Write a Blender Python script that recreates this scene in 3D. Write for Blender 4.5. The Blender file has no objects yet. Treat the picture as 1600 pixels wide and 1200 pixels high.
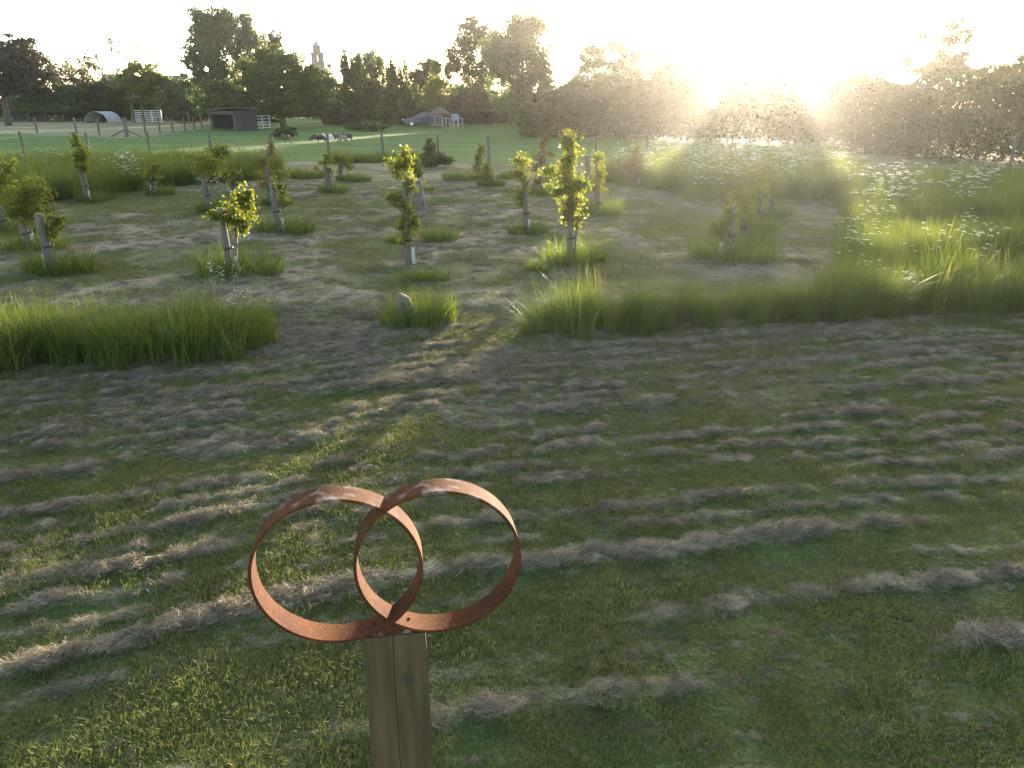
import bpy, bmesh, math, random
import numpy as np
from mathutils import Vector, Matrix

SC = bpy.context.scene
COL = SC.collection
R = math.radians

# ------------------------------------------------------------ camera, sky, sun, exposure
CH, CF, PITCH = 2.6, 1130.0, math.atan(442 / 1130.0)
cam_d = bpy.data.cameras.new('camera')
cam_d.sensor_width = 36.0
cam_d.lens = CF / 1600 * 36
cam_d.clip_start = 0.05
cam_d.clip_end = 2000
cam = bpy.data.objects.new('camera', cam_d)
cam.location = (0, 0, CH)
cam.rotation_euler = (math.pi / 2 - PITCH, 0, 0)
COL.objects.link(cam)
SC.camera = cam

SUN_AZ, SUN_EL = R(17.7), R(4.5)          # azimuth clockwise from +Y
world = bpy.data.worlds.new('World')
SC.world = world
world.use_nodes = True
wn = world.node_tree
bg = wn.nodes['Background']
sky = wn.nodes.new('ShaderNodeTexSky')
sky.sky_type = 'NISHITA'
sky.sun_disc = False
sky.sun_elevation = SUN_EL
sky.sun_rotation = SUN_AZ
sky.air_density = 0.5
sky.dust_density = 1.0
sky.ozone_density = 0.0
wn.links.new(sky.outputs[0], bg.inputs[0])
bg.inputs[1].default_value = 0.125

sun_d = bpy.data.lights.new('sun', 'SUN')
sun_d.energy = 5.0
sun_d.angle = R(0.53)
sun_d.color = (1.0, 0.84, 0.64)
sun = bpy.data.objects.new('sun', sun_d)
S = Vector((math.sin(SUN_AZ) * math.cos(SUN_EL), math.cos(SUN_AZ) * math.cos(SUN_EL), math.sin(SUN_EL)))
sun.rotation_euler = (-S).to_track_quat('-Z', 'Y').to_euler()
sun.location = S * 60
COL.objects.link(sun)

SC.view_settings.view_transform = 'Standard'
SC.view_settings.look = 'None'
SC.view_settings.gamma = 1
SC.view_settings.exposure = 3.38
SC.view_settings.use_curve_mapping = False
SC.cycles.max_bounces = 6
SC.cycles.diffuse_bounces = 2
SC.cycles.glossy_bounces = 2
SC.cycles.transmission_bounces = 4
SC.cycles.volume_bounces = 0
SC.cycles.use_denoising = True
SC.cycles.denoising_prefilter = 'ACCURATE'
SC.cycles.sample_clamp_indirect = 4
SC.cycles.caustics_reflective = False
SC.cycles.caustics_refractive = False

HAZE_DENSITY, HAZE_ANISO = 0.00050, 0.845

# ------------------------------------------------------------ helpers
rng = np.random.default_rng(7)
random.seed(7)
cP, sP = math.cos(PITCH), math.sin(PITCH)

def ray(px, py):
    dx, dz = px - 800, 600 - py
    return np.array((dx, CF * cP + dz * sP, -CF * sP + dz * cP))

def G(px, py, z=0.0):
    """layout helper: ground point (x, y) read off the survey photo"""
    v = ray(px, py)
    t = (z - CH) / v[2]
    return v[0] * t, v[1] * t

def P3(px, py, Y):
    v = ray(px, py)
    t = Y / v[1]
    return np.array((v[0] * t, Y, CH + v[2] * t))

def MPP(px, py, Y):
    """metres per photo pixel at a place"""
    return Y / ray(px, py)[1]

def tag(o, label=None, cat=None, group=None, kind=None):
    if label: o['label'] = label
    if cat: o['category'] = cat
    if group: o['group'] = group
    if kind: o['kind'] = kind
    return o

def empty(name, loc, label, cat, group=None, rz=0):
    o = bpy.data.objects.new(name, None)
    o.empty_display_size = 0.1
    o.location = tuple(float(v) for v in loc)
    o.rotation_euler = (0, 0, rz)
    COL.objects.link(o)
    return tag(o, label, cat, group)

def mesh_np(name, V, Fs, mat=None, rnd=None, smooth=False, attrs=None):
    """V: n x 3; Fs: list of (m x k) int arrays; rnd: per-face floats"""
    if not isinstance(Fs, (list, tuple)): Fs = [Fs]
    Fs = [np.asarray(f, dtype=np.int32) for f in Fs if len(f)]
    me = bpy.data.meshes.new(name)
    V = np.asarray(V, dtype=np.float32)
    me.vertices.add(len(V))
    me.vertices.foreach_set('co', V.ravel())
    if Fs:
        loops = np.concatenate([f.ravel() for f in Fs])
        tot = np.concatenate([np.full(len(f), f.shape[1], np.int32) for f in Fs])
        st = np.concatenate([[0], np.cumsum(tot)[:-1]]).astype(np.int32)
        me.loops.add(len(loops)); me.loops.foreach_set('vertex_index', loops)
        me.polygons.add(len(tot)); me.polygons.foreach_set('loop_start', st); me.polygons.foreach_set('loop_total', tot)
        me.polygons.foreach_set('use_smooth', np.full(len(tot), smooth, dtype=bool))
    me.update(calc_edges=True)
    if rnd is not None:
        a = me.attributes.new('rnd', 'FLOAT', 'FACE')
        a.data.foreach_set('value', np.asarray(rnd, np.float32))
    for k, v in (attrs or {}).items():
        a = me.attributes.new(k, 'FLOAT', 'POINT')
        a.data.foreach_set('value', np.asarray(v, np.float32))
    if mat: me.materials.append(mat)
    return me

def add(name, me, parent=None, loc=None):
    o = bpy.data.objects.new(name, me)
    if loc is not None: o.location = tuple(float(v) for v in loc)
    if parent: o.parent = parent
    COL.objects.link(o)
    return o

class MB:
    """collects boxes, tubes and prisms into one mesh"""
    def __init__(s): s.V = []; s.F4 = []; s.F3 = []; s.Fn = []; s.n = 0
    def put(s, V, F):
        V = np.asarray(V, float)
        for f in F:
            f = [i + s.n for i in f]
            (s.F4 if len(f) == 4 else s.F3 if len(f) == 3 else s.Fn).append(f)
        s.V.append(V); s.n += len(V); return s
    def box(s, c, d, M=None, taper=1.0):
        x, y, z = (v / 2 for v in d)
        V = np.array([(-x, -y, -z), (x, -y, -z), (x, y, -z), (-x, y, -z), (-x * taper, -y * taper, z), (x * taper, -y * taper, z), (x * taper, y * taper, z), (-x * taper, y * taper, z)])
        if M is not None: V = V @ np.array(M.to_3x3()).T
        return s.put(V + np.asarray(c, float), [(3, 2, 1, 0), (4, 5, 6, 7), (0, 1, 5, 4), (1, 2, 6, 5), (2, 3, 7, 6), (3, 0, 4, 7)])
    def tube(s, pts, r, k=6, cap=True):
        P = np.asarray(pts, float); n = len(P)
        r = np.broadcast_to(np.asarray(r, float), (n,))
        T = np.gradient(P, axis=0); T /= np.linalg.norm(T, axis=1, keepdims=True) + 1e-9
        ref = np.where(np.abs(T[:, 2:3]) > .95, np.array([[1., 0, 0]]), np.array([[0, 0, 1.]]))
        A = np.cross(T, ref); A /= np.linalg.norm(A, axis=1, keepdims=True)
        B = np.cross(T, A)
        a = np.arange(k) / k * 2 * math.pi
        V = (P[:, None] + r[:, None, None] * (np.cos(a)[None, :, None] * A[:, None] + np.sin(a)[None, :, None] * B[:, None])).reshape(-1, 3)
        F = [(i * k + j, i * k + (j + 1) % k, (i + 1) * k + (j + 1) % k, (i + 1) * k + j) for i in range(n - 1) for j in range(k)]
        if cap: F += [tuple(range(k))[::-1], tuple((n - 1) * k + j for j in range(k))]
        return s.put(V, F)
    def mesh(s, name, mat, smooth=False):
        V = np.concatenate(s.V) if s.V else np.zeros((0, 3))
        Fs = [f for f in (s.F4, s.F3) if f]
        by = {}
        for f in s.Fn: by.setdefault(len(f), []).append(f)
        return mesh_np(name, V, Fs + list(by.values()), mat, smooth=smooth)
    def build(s, name, mat, parent=None, loc=None, smooth=False):
        return add(name, s.mesh(name, mat, smooth), parent, loc)

# value noise -------------------------------------------------
_tab = np.random.default_rng(3).random((256, 256))
def vn(x, y, sc=1.0, seed=0):
    x = np.asarray(x, float) * sc + seed * 17.31; y = np.asarray(y, float) * sc + seed * 9.77
    xi = np.floor(x).astype(int); yi = np.floor(y).astype(int)
    fx = x - xi; fy = y - yi
    fx = fx * fx * (3 - 2 * fx); fy = fy * fy * (3 - 2 * fy)
    t = lambda a, b: _tab[a & 255, b & 255]
    return (t(xi, yi) * (1 - fx) + t(xi + 1, yi) * fx) * (1 - fy) + (t(xi, yi + 1) * (1 - fx) + t(xi + 1, yi + 1) * fx) * fy
def fbm(x, y, sc=1.0, seed=0, o=4):
    v = 0; a = .5; n = 0
    for i in range(o):
        v = v + a * vn(x, y, sc * 2 ** i, seed + i); n += a; a *= .55
    return v / n
def sst(a, b, x): t = np.clip((x - a) / (b - a), 0, 1); return t * t * (3 - 2 * t)
def inpoly(x, y, poly):
    x = np.asarray(x); y = np.asarray(y); c = np.zeros(x.shape, bool)
    p = np.asarray(poly)
    for (x1, y1), (x2, y2) in zip(p, np.roll(p, -1, 0)):
        if y1 == y2: continue
        c ^= ((y1 > y) != (y2 > y)) & (x < (x2 - x1) * (y - y1) / (y2 - y1) + x1)
    return c
def GP(*pts): return np.array([G(*p) for p in pts])

# ------------------------------------------------------------ materials
def mat_new(name):
    m = bpy.data.materials.new(name); m.use_nodes = True
    nt = m.node_tree; b = nt.nodes['Principled BSDF']
    return m, nt, b
def N(nt, t, **k):
    n = nt.nodes.new(t)
    for a, v in k.items(): setattr(n, a, v)
    return n
def ramp(nt, src, stops):
    r = N(nt, 'ShaderNodeValToRGB')
    e = r.color_ramp.elements
    while len(e) < len(stops): e.new(.5)
    for i, (p, c) in enumerate(stops): e[i].position = p; e[i].color = (*c, 1)
    nt.links.new(src, r.inputs[0]); return r
def mixc(nt, f, a, b):
    m = N(nt, 'ShaderNodeMix', data_type='RGBA')
    for s, v in ((m.inputs[0], f), (m.inputs[6], a), (m.inputs[7], b)):
        if isinstance(v, (tuple, list)): s.default_value = (*v, 1)
        elif isinstance(v, (int, float)): s.default_value = v
        else: nt.links.new(v, s)
    return m.outputs[2]
def math_n(nt, op, a, b=None, clamp=False):
    m = N(nt, 'ShaderNodeMath', operation=op); m.use_clamp = clamp
    for s, v in zip(m.inputs, (a, b)):
        if v is None: continue
        if isinstance(v, (int, float)): s.default_value = v
        else: nt.links.new(v, s)
    return m.outputs[0]

def leaf_mat(name, stops, trans=.35, tcol=(1.25, 1.15, .55), rough=.55, inst=0.35):
    m, nt, b = mat_new(name)
    at = N(nt, 'ShaderNodeAttribute', attribute_name='rnd')
    oi = N(nt, 'ShaderNodeObjectInfo')
    f = math_n(nt, 'MULTIPLY_ADD', at.outputs['Fac'], 1 - inst); 
    f.node.inputs[2].default_value = 0
    f = math_n(nt, 'ADD', f, math_n(nt, 'MULTIPLY', oi.outputs['Random'], inst))
    c = ramp(nt, f, stops).outputs[0]
    nt.links.new(c, b.inputs['Base Color'])
    b.inputs['Roughness'].default_value = rough
    b.inputs['Specular IOR Level'].default_value = .25
    tr = N(nt, 'ShaderNodeBsdfTranslucent')
    mu = N(nt, 'ShaderNodeMix', data_type='RGBA', blend_type='MULTIPLY')
    mu.inputs[0].default_value = 1; mu.inputs[7].default_value = (*tcol, 1)
    nt.links.new(c, mu.inputs[6]); nt.links.new(mu.outputs[2], tr.inputs[0])
    mx = N(nt, 'ShaderNodeMixShader'); mx.inputs[0].default_value = trans
    nt.links.new(b.outputs[0], mx.inputs[1]); nt.links.new(tr.outputs[0], mx.inputs[2])
    nt.links.new(mx.outputs[0], nt.nodes['Material Output'].inputs[0])
    return m

def noise_mat(name, stops, scale=8, detail=5, rough=.8, stretch=(1, 1, 1), bump=.3, bdist=.01, spec=.3, metallic=0.0, coord='Object'):
    m, nt, b = mat_new(name)
    tc = N(nt, 'ShaderNodeTexCoord'); mp = N(nt, 'ShaderNodeMapping')
    mp.inputs['Scale'].default_value = stretch
    nt.links.new(tc.outputs[coord], mp.inputs[0])
    no = N(nt, 'ShaderNodeTexNoise'); no.inputs['Scale'].default_value = scale; no.inputs['Detail'].default_value = detail
    nt.links.new(mp.outputs[0], no.inputs[0])
    nt.links.new(ramp(nt, no.outputs[0], stops).outputs[0], b.inputs['Base Color'])
    b.inputs['Roughness'].default_value = rough; b.inputs['Specular IOR Level'].default_value = spec
    b.inputs['Metallic'].default_value = metallic
    if bump:
        bp = N(nt, 'ShaderNodeBump'); bp.inputs['Strength'].default_value = bump; bp.inputs['Distance'].default_value = bdist
        nt.links.new(no.outputs[0], bp.inputs['Height']); nt.links.new(bp.outputs[0], b.inputs['Normal'])
    return m

M_lawn = leaf_mat('lawn_blades', [(0, (.056, .076, .020)), (.45, (.095, .120, .032)), (.75, (.132, .148, .046)), (1, (.23, .195, .115))], .35)
M_long = leaf_mat('long_grass_blades', [(0, (.034, .058, .016)), (.5, (.068, .110, .022)), (.88, (.112, .150, .034)), (.93, (.20, .185, .10)), (1, (.26, .225, .14))], .45, (1.35, 1.25, .35))
M_hay = leaf_mat('cut_hay_strands', [(0, (.060, .051, .036)), (.45, (.145, .123, .085)), (1, (.34, .29, .20))], .15, (1.1, 1.0, .85), .7, .6)
M_far = leaf_mat('far_leaves_dark', [(0, (.020, .042, .012)), (.5, (.044, .080, .020)), (1, (.085, .125, .030))], .35)
M_oak = leaf_mat('oak_leaves', [(0, (.016, .036, .010)), (.5, (.034, .066, .014)), (1, (.085, .115, .022))], .35)
M_willow = leaf_mat('willow_leaves', [(0, (.038, .062, .030)), (.5, (.072, .108, .048)), (1, (.115, .150, .062))], .35, (1.15, 1.1, .75))
M_copper = leaf_mat('copper_leaves', [(0, (.014, .022, .011)), (.7, (.030, .036, .020)), (1, (.060, .038, .030))], .25, (1.1, .9, .8))
M_yel = leaf_mat('yellow_green_leaves', [(0, (.045, .075, .012)), (.5, (.090, .125, .020)), (1, (.15, .17, .03))], .45)
M_pale = leaf_mat('pale_leaves', [(0, (.045, .050, .030)), (.5, (.085, .090, .050)), (1, (.13, .13, .07))], .4, (1.15, 1.05, .75))
M_sap = leaf_mat('sapling_leaves', [(0, (.050, .082, .014)), (.5, (.095, .130, .020)), (1, (.17, .175, .04))], .55, (1.45, 1.25, .38), .45, .1)
M_sapr = leaf_mat('sapling_leaves_coppery_and_lit', [(0, (.075, .068, .022)), (.5, (.115, .10, .035)), (1, (.16, .125, .055))], .45, (1.3, 1.1, .6), .45, .1)
M_haw = leaf_mat('hawthorn_leaves', [(0, (.032, .046, .018)), (.5, (.048, .064, .024)), (.8, (.066, .080, .030)), (1, (.09, .095, .042))], .16, (1.2, 1.1, .6), .9)
M_white = leaf_mat('white_florets', [(0, (.45, .47, .40)), (1, (.66, .66, .60))], .35, (1, 1, .95), .6)
M_bark = noise_mat('bark', [(.3, (.045, .038, .030)), (.7, (.12, .10, .08))], 6, stretch=(1, 1, .3))
M_sapbark = noise_mat('young_bark', [(.3, (.07, .055, .04)), (.7, (.16, .13, .10))], 20, stretch=(1, 1, .3))
M_stake = noise_mat('weathered_stake_wood', [(.3, (.060, .052, .042)), (.7, (.135, .118, .095))], 14, stretch=(3, 3, .35))
M_fpost = noise_mat('fence_post_wood', [(.3, (.06, .053, .045)), (.7, (.13, .115, .10))], 12, stretch=(3, 3, .35))
M_wire = noise_mat('galvanised_wire', [(.3, (.08, .08, .08)), (.7, (.14, .14, .14))], 30, rough=.5, bump=0)
M_rub = noise_mat('black_rubber', [(.3, (.012, .012, .013)), (.7, (.03, .03, .03))], 30, rough=.6)
M_guard = noise_mat('white_plastic_guard', [(.3, (.26, .26, .23)), (.7, (.42, .42, .38))], 20, rough=.5)
M_stone = noise_mat('standing_stone', [(.3, (.060, .055, .048)), (.55, (.115, .105, .092)), (.75, (.19, .18, .155))], 5, 8, .9, bump=.8, bdist=.05)
M_dark = noise_mat('dark_weathered_boards', [(.3, (.020, .021, .023)), (.7, (.048, .048, .050))], 6, stretch=(3, 3, .3))
M_darkin = noise_mat('dark_earth_floor', [(.3, (.03, .024, .018)), (.7, (.06, .05, .04))], 6)
M_roofing = noise_mat('grey_felt_roof', [(.3, (.05, .052, .058)), (.7, (.10, .10, .11))], 5)
M_tin = noise_mat('corrugated_tin', [(.3, (.22, .23, .25)), (.6, (.35, .36, .38)), (.8, (.26, .20, .16))], 3, 6, .45, bump=.1)
M_steel = noise_mat('galvanised_gate_steel', [(.3, (.50, .53, .53)), (.7, (.66, .68, .68))], 20, rough=.45, bump=0)
M_church = noise_mat('church_stone', [(.3, (.12, .115, .105)), (.7, (.20, .19, .175))], 1.2, 8, .9, bump=.5, bdist=.1)
M_lead = noise_mat('blue_grey_lead', [(.3, (.16, .22, .28)), (.7, (.24, .31, .37))], 2, rough=.6)
M_brick = noise_mat('red_brown_brick', [(.3, (.07, .038, .03)), (.7, (.12, .068, .052))], 7)
M_tile = noise_mat('slate_tiles', [(.3, (.045, .042, .042)), (.7, (.085, .078, .076))], 6)
M_frame = noise_mat('pale_painted_timber', [(.3, (.20, .19, .175)), (.7, (.30, .29, .27))], 10)
M_glass = noise_mat('window_glass', [(.3, (.03, .04, .05)), (.7, (.06, .07, .085))], 3, rough=.08, bump=0, spec=.6)
M_paintd = noise_mat('dark_blue_car_paint', [(.3, (.02, .03, .05)), (.7, (.03, .04, .07))], 3, rough=.25, bump=0, spec=.6)
M_tyre = M_rub
M_lamp = noise_mat('headlamp_glass', [(.3, (.6, .6, .6)), (.7, (.75, .75, .75))], 3, rough=.1, bump=0)
M_bluebox = noise_mat('blue_grey_paint', [(.3, (.17, .20, .33)), (.7, (.24, .28, .42))], 5)
M_wooln = {k: noise_mat('wool_' + k, st, 14, 6, .95, bump=.9, bdist=.05) for k, st in dict(
    white=[(.3, (.42, .41, .38)), (.7, (.62, .61, .57))], black=[(.3, (.018, .016, .016)), (.7, (.05, .045, .042))],
    brown=[(.3, (.06, .04, .03)), (.7, (.12, .085, .065))], grey=[(.3, (.16, .13, .115)), (.7, (.29, .24, .215))]).items()}

# ------------------------------------------------------------ ground
def V_of(x, y): return y - .25 * x + .011 * x * x          # distance across the mown track
EDGE = 8.35
ROWS = [(1.72, .035, .45), (2.46, .050, 1.0), (2.72, .03, .4), (2.98, .045, .85), (3.26, .035, .5), (3.56, .060, 1.0), (3.84, .04, .6), (4.06, .045, .75), (4.34, .065, 1.0), (4.55, .045, .7), (4.78, .05, .85), (5.05, .05, .7),
        (5.30, .055, .9), (5.55, .045, .65), (5.84, .07, 1.0), (6.12, .05, .7), (6.38, .06, .8), (6.66, .075, 1.0), (6.95, .055, .75), (7.25, .06, .8), (7.55, .08, .95), (7.85, .06, .7)]
PASTURE = GP((-900, 238), (0, 246), (500, 252), (940, 256), (1000, 244), (1000, 207), (700, 203), (420, 205), (300, 207), (200, 218), (0, 211), (-900, 200))
PADDOCK = GP((-500, 207), (0, 209), (200, 216), (300, 203), (325, 197), (280, 188.5), (0, 191), (-500, 189))
def hay_of(x, y):
    v = V_of(x, y)
    wob = (fbm(x, y * .3, .45, 1, 3) - .5) * .34 + (fbm(x, y, 2.6, 21, 3) - .5) * .13
    h = 0
    for i, (c, w, a) in enumerate(ROWS):
        br = sst(.26, .46, fbm(x, y * 0 + i * 5.3, .55, 40 + i, 3))
        br = br * (.45 + .55 * sst(.32, .58, fbm(x, y, 4.5, 60 + i, 3)))
        dv = (v - c - wob) / (.66 * w * (.75 + .8 * vn(x, y, 1.6, 80 + i)))
        h = np.maximum(h, a * br * np.exp(-np.where(dv > 0, dv * .65, dv * 1.25) ** 2 / 2))
    sc = sst(.47, .70, fbm(x * .55, v * 3.2 + wob, 1.0, 5, 4)) * .34
    back = sst(4.4, 7.0, v)
    sc = sc * (.35 + .65 * back) + back * .44 * sst(.40, .62, fbm(x * .5, v * 2.4, 1.0, 9, 4))
    near = np.clip(np.maximum(h, sc), 0, 1)
    # orchard: almost wholly strewn with dry cuttings, green showing in patches
    st = fbm(x * .45 + y * .05, y - .12 * x, 1.5, 12, 4)
    gr = fbm(x, y * 1.3, .32, 15, 4)
    orch = np.clip(.30 + .75 * sst(.36, .64, st), 0, 1) * (1 - .85 * sst(.54, .70, gr))
    w = sst(EDGE - .5, EDGE + .4, v)
    return near * (1 - w) + orch * w
def zone_of(x, y):
    past = inpoly(x, y, PASTURE).astype(float)
    pad = inpoly(x, y, PADDOCK).astype(float)
    return past, pad
def height_of(x, y):
    x = np.asarray(x, float); y = np.asarray(y, float)
    h = hay_of(x, y)
    near = 1 - sst(20, 40, np.hypot(x, y))
    w = sst(EDGE - .3, EDGE + .3, V_of(x, y))
    z = (fbm(x, y, .35, 30, 3) - .5) * .05 + near * (np.maximum(h - .2, 0) * (.065 * (1 - w) + .048 * w) * (.25 + 1.2 * fbm(x, y, 5, 33, 4)) + (fbm(x, y, 7, 35, 3) - .5) * .022)
    return z

def axis(segs):
    out = [segs[0][0]]
    for a, b, d in segs:
        n = max(1, round((b - a) / d)); out += list(a + (b - a) * (np.arange(n) + 1) / n)
    return np.array(out)
gx = axis([(-330, -60, 30), (-60, -24, 2), (-24, -8, .25), (-8, 9, .04), (9, 24, .25), (24, 60, 2), (60, 330, 30)])
gy = axis([(-60, 0, 10), (0, 1.6, .4), (1.6, 9.6, .04), (9.6, 22, .10), (22, 40, .35), (40, 70, 1), (70, 130, 4), (130, 330, 25)])
X, Y = np.meshgrid(gx, gy)
nx, ny = len(gx), len(gy)
hay = hay_of(X, Y)
past, pad = zone_of(X, Y)
far = sst(38, 44, Y) 
hay = hay * (1 - np.clip(past + pad + far, 0, 1))
Z = height_of(X, Y)
ii = (np.arange(ny - 1)[:, None] * nx + np.arange(nx - 1)[None, :]).ravel()
F = np.stack([ii, ii + 1, ii + nx + 1, ii + nx], 1)
m, nt, b = mat_new('meadow_ground')
a_h = N(nt, 'ShaderNodeAttribute', attribute_name='hay'); a_p = N(nt, 'ShaderNodeAttribute', attribute_name='pasture'); a_d = N(nt, 'ShaderNodeAttribute', attribute_name='paddock')
geo = N(nt, 'ShaderNodeNewGeometry')
def gnoise(sc, det=6, st=(1, 1, 1)):
    mp = N(nt, 'ShaderNodeMapping'); mp.inputs['Scale'].default_value = st
    nt.links.new(geo.outputs['Position'], mp.inputs[0])
    n = N(nt, 'ShaderNodeTexNoise'); n.inputs['Scale'].default_value = sc; n.inputs['Detail'].default_value = det
    nt.links.new(mp.outputs[0], n.inputs[0]); return n.outputs[0]
n1 = gnoise(1.1); n2 = gnoise(45, 6); n3 = gnoise(.45, 8, (.35, 1.6, 1))
grass = mixc(nt, n2, ramp(nt, n1, [(.3, (.022, .042, .010)), (.7, (.050, .075, .018))]).outputs[0], ramp(nt, n1, [(.3, (.050, .075, .020)), (.7, (.085, .105, .032))]).outputs[0])
n4 = gnoise(16, 5, (.6, 1.5, 1))
n5 = math_n(nt, 'ADD', math_n(nt, 'MULTIPLY', n2, .5), math_n(nt, 'MULTIPLY', n4, .5))
hayc = ramp(nt, n5, [(.32, (.068, .062, .036)), (.5, (.175, .154, .102)), (.68, (.32, .28, .19))]).outputs[0]
pasc = mixc(nt, ramp(nt, n3, [(.35, (0, 0, 0)), (.65, (1, 1, 1))]).outputs[0], (.042, .098, .018), (.075, .140, .028))
padc = ramp(nt, n3, [(.3, (.14, .15, .07)), (.7, (.24, .22, .13))]).outputs[0]
hm = math_n(nt, 'ADD', a_h.outputs['Fac'], math_n(nt, 'MULTIPLY', math_n(nt, 'SUBTRACT', n5, .5), 1.8), True)
c = mixc(nt, hm, grass, hayc)
c = mixc(nt, a_p.outputs['Fac'], c, pasc)
c = mixc(nt, a_d.outputs['Fac'], c, padc)
nt.links.new(c, b.inputs['Base Color']); b.inputs['Roughness'].default_value = .95; b.inputs['Specular IOR Level'].default_value = .1
bp = N(nt, 'ShaderNodeBump'); bp.inputs['Strength'].default_value = .7; bp.inputs['Distance'].default_value = .03
nt.links.new(n2, bp.inputs['Height']); nt.links.new(bp.outputs[0], b.inputs['Normal'])
ground = add('ground', mesh_np('ground', np.stack([X.ravel(), Y.ravel(), Z.ravel()], 1), F, m, smooth=True,
             attrs=dict(hay=hay.ravel(), pasture=np.clip(past + far * (1 - pad), 0, 1).ravel(), paddock=pad.ravel())))
tag(ground, kind='structure')

# ------------------------------------------------------------ grass and hay
def blades(n, rad, h0, h1, w, seg, bend, rg, wind=(0, 0), sq=False, lay=0.0):
    if sq: bx = rg.uniform(-rad, rad, n); by = rg.uniform(-rad, rad, n)
    else:
        r = rad * np.sqrt(rg.random(n)); a = rg.random(n) * 6.283; bx = r * np.cos(a); by = r * np.sin(a)
    ph = rg.random(n) * 6.283
    hh = rg.uniform(h0, h1, n); bb = bend * rg.uniform(.2, 1.3, n)
    dx = np.cos(ph) * bb + wind[0] + (bx / rad * .25 if not sq else 0); dy = np.sin(ph) * bb + wind[1] + (by / rad * .25 if not sq else 0)
    po = ph + rg.normal(0, .6, n)
    ww = w * rg.uniform(.6, 1.3, n)
    V = np.zeros((n, seg + 1, 2, 3))
    for s in range(seg + 1):
        t = s / seg
        cx = bx + dx * hh * (t ** 1.8 + lay * t); cy = by + dy * hh * (t ** 1.8 + lay * t)
        cz = hh * t * (1 - .38 * np.minimum(np.hypot(dx, dy), 1.6) * t)
        hw = ww / 2 * max(.06, (1 - t ** 1.6))
        for k, sg in enumerate((-1, 1)):
            V[:, s, k, 0] = cx - np.sin(po) * hw * sg; V[:, s, k, 1] = cy + np.cos(po) * hw * sg; V[:, s, k, 2] = cz
    base = (np.arange(n) * (seg + 1) * 2)[:, None]
    F = np.concatenate([base + np.array([[2 * s, 2 * s + 1, 2 * s + 3, 2 * s + 2]]) for s in range(seg)], 0)
    rnd = np.tile(rg.random(n), seg)
    return V.reshape(-1, 3), F, rnd

def strands(n, rad, hgt, L, w, rg, seg=3):
    """a tangled, flattened heap of cut dry stalks"""
    a = rg.random(n) * 6.283; r = rad * rg.random(n) ** .6
    x0 = r * np.cos(a) * 1.5; y0 = r * np.sin(a); z0 = hgt * (1 - (r / rad) ** 2) * rg.uniform(.1, 1, n) + .004
    ph = rg.normal(0, .6, n) + np.where(rg.random(n) > .5, 0, math.pi); l = L * rg.uniform(.5, 1.3, n); cu = rg.normal(0, 1.2, n); el = rg.normal(0, .28, n)
    V = np.zeros((n, seg + 1, 2, 3)); x, y, z = x0 - np.cos(ph) * l / 2, y0 - np.sin(ph) * l / 2, z0.copy()
    for s in range(seg + 1):
        p = ph + cu * (s / seg - .5)
        for k, sg in enumerate((-1, 1)):
            V[:, s, k, 0] = x - np.sin(p) * w * sg / 2; V[:, s, k, 1] = y + np.cos(p) * w * sg / 2
            V[:, s, k, 2] = np.maximum(z + sg * w * .3, .001)
        x = x + np.cos(p) * l / seg; y = y + np.sin(p) * l / seg; z = z + el * l / seg - .004 * s
    base = (np.arange(n) * (seg + 1) * 2)[:, None]
    F = np.concatenate([base + np.array([[2 * s, 2 * s + 1, 2 * s + 3, 2 * s + 2]]) for s in range(seg)], 0)
    return V.reshape(-1, 3), F, np.tile(rg.random(n), seg)

def sources(name, meshes):
    c = bpy.data.collections.new(name + '_kinds')
    for i, me in enumerate(meshes):
        c.objects.link(bpy.data.objects.new('%s_piece' % name, me))
    return c

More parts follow.
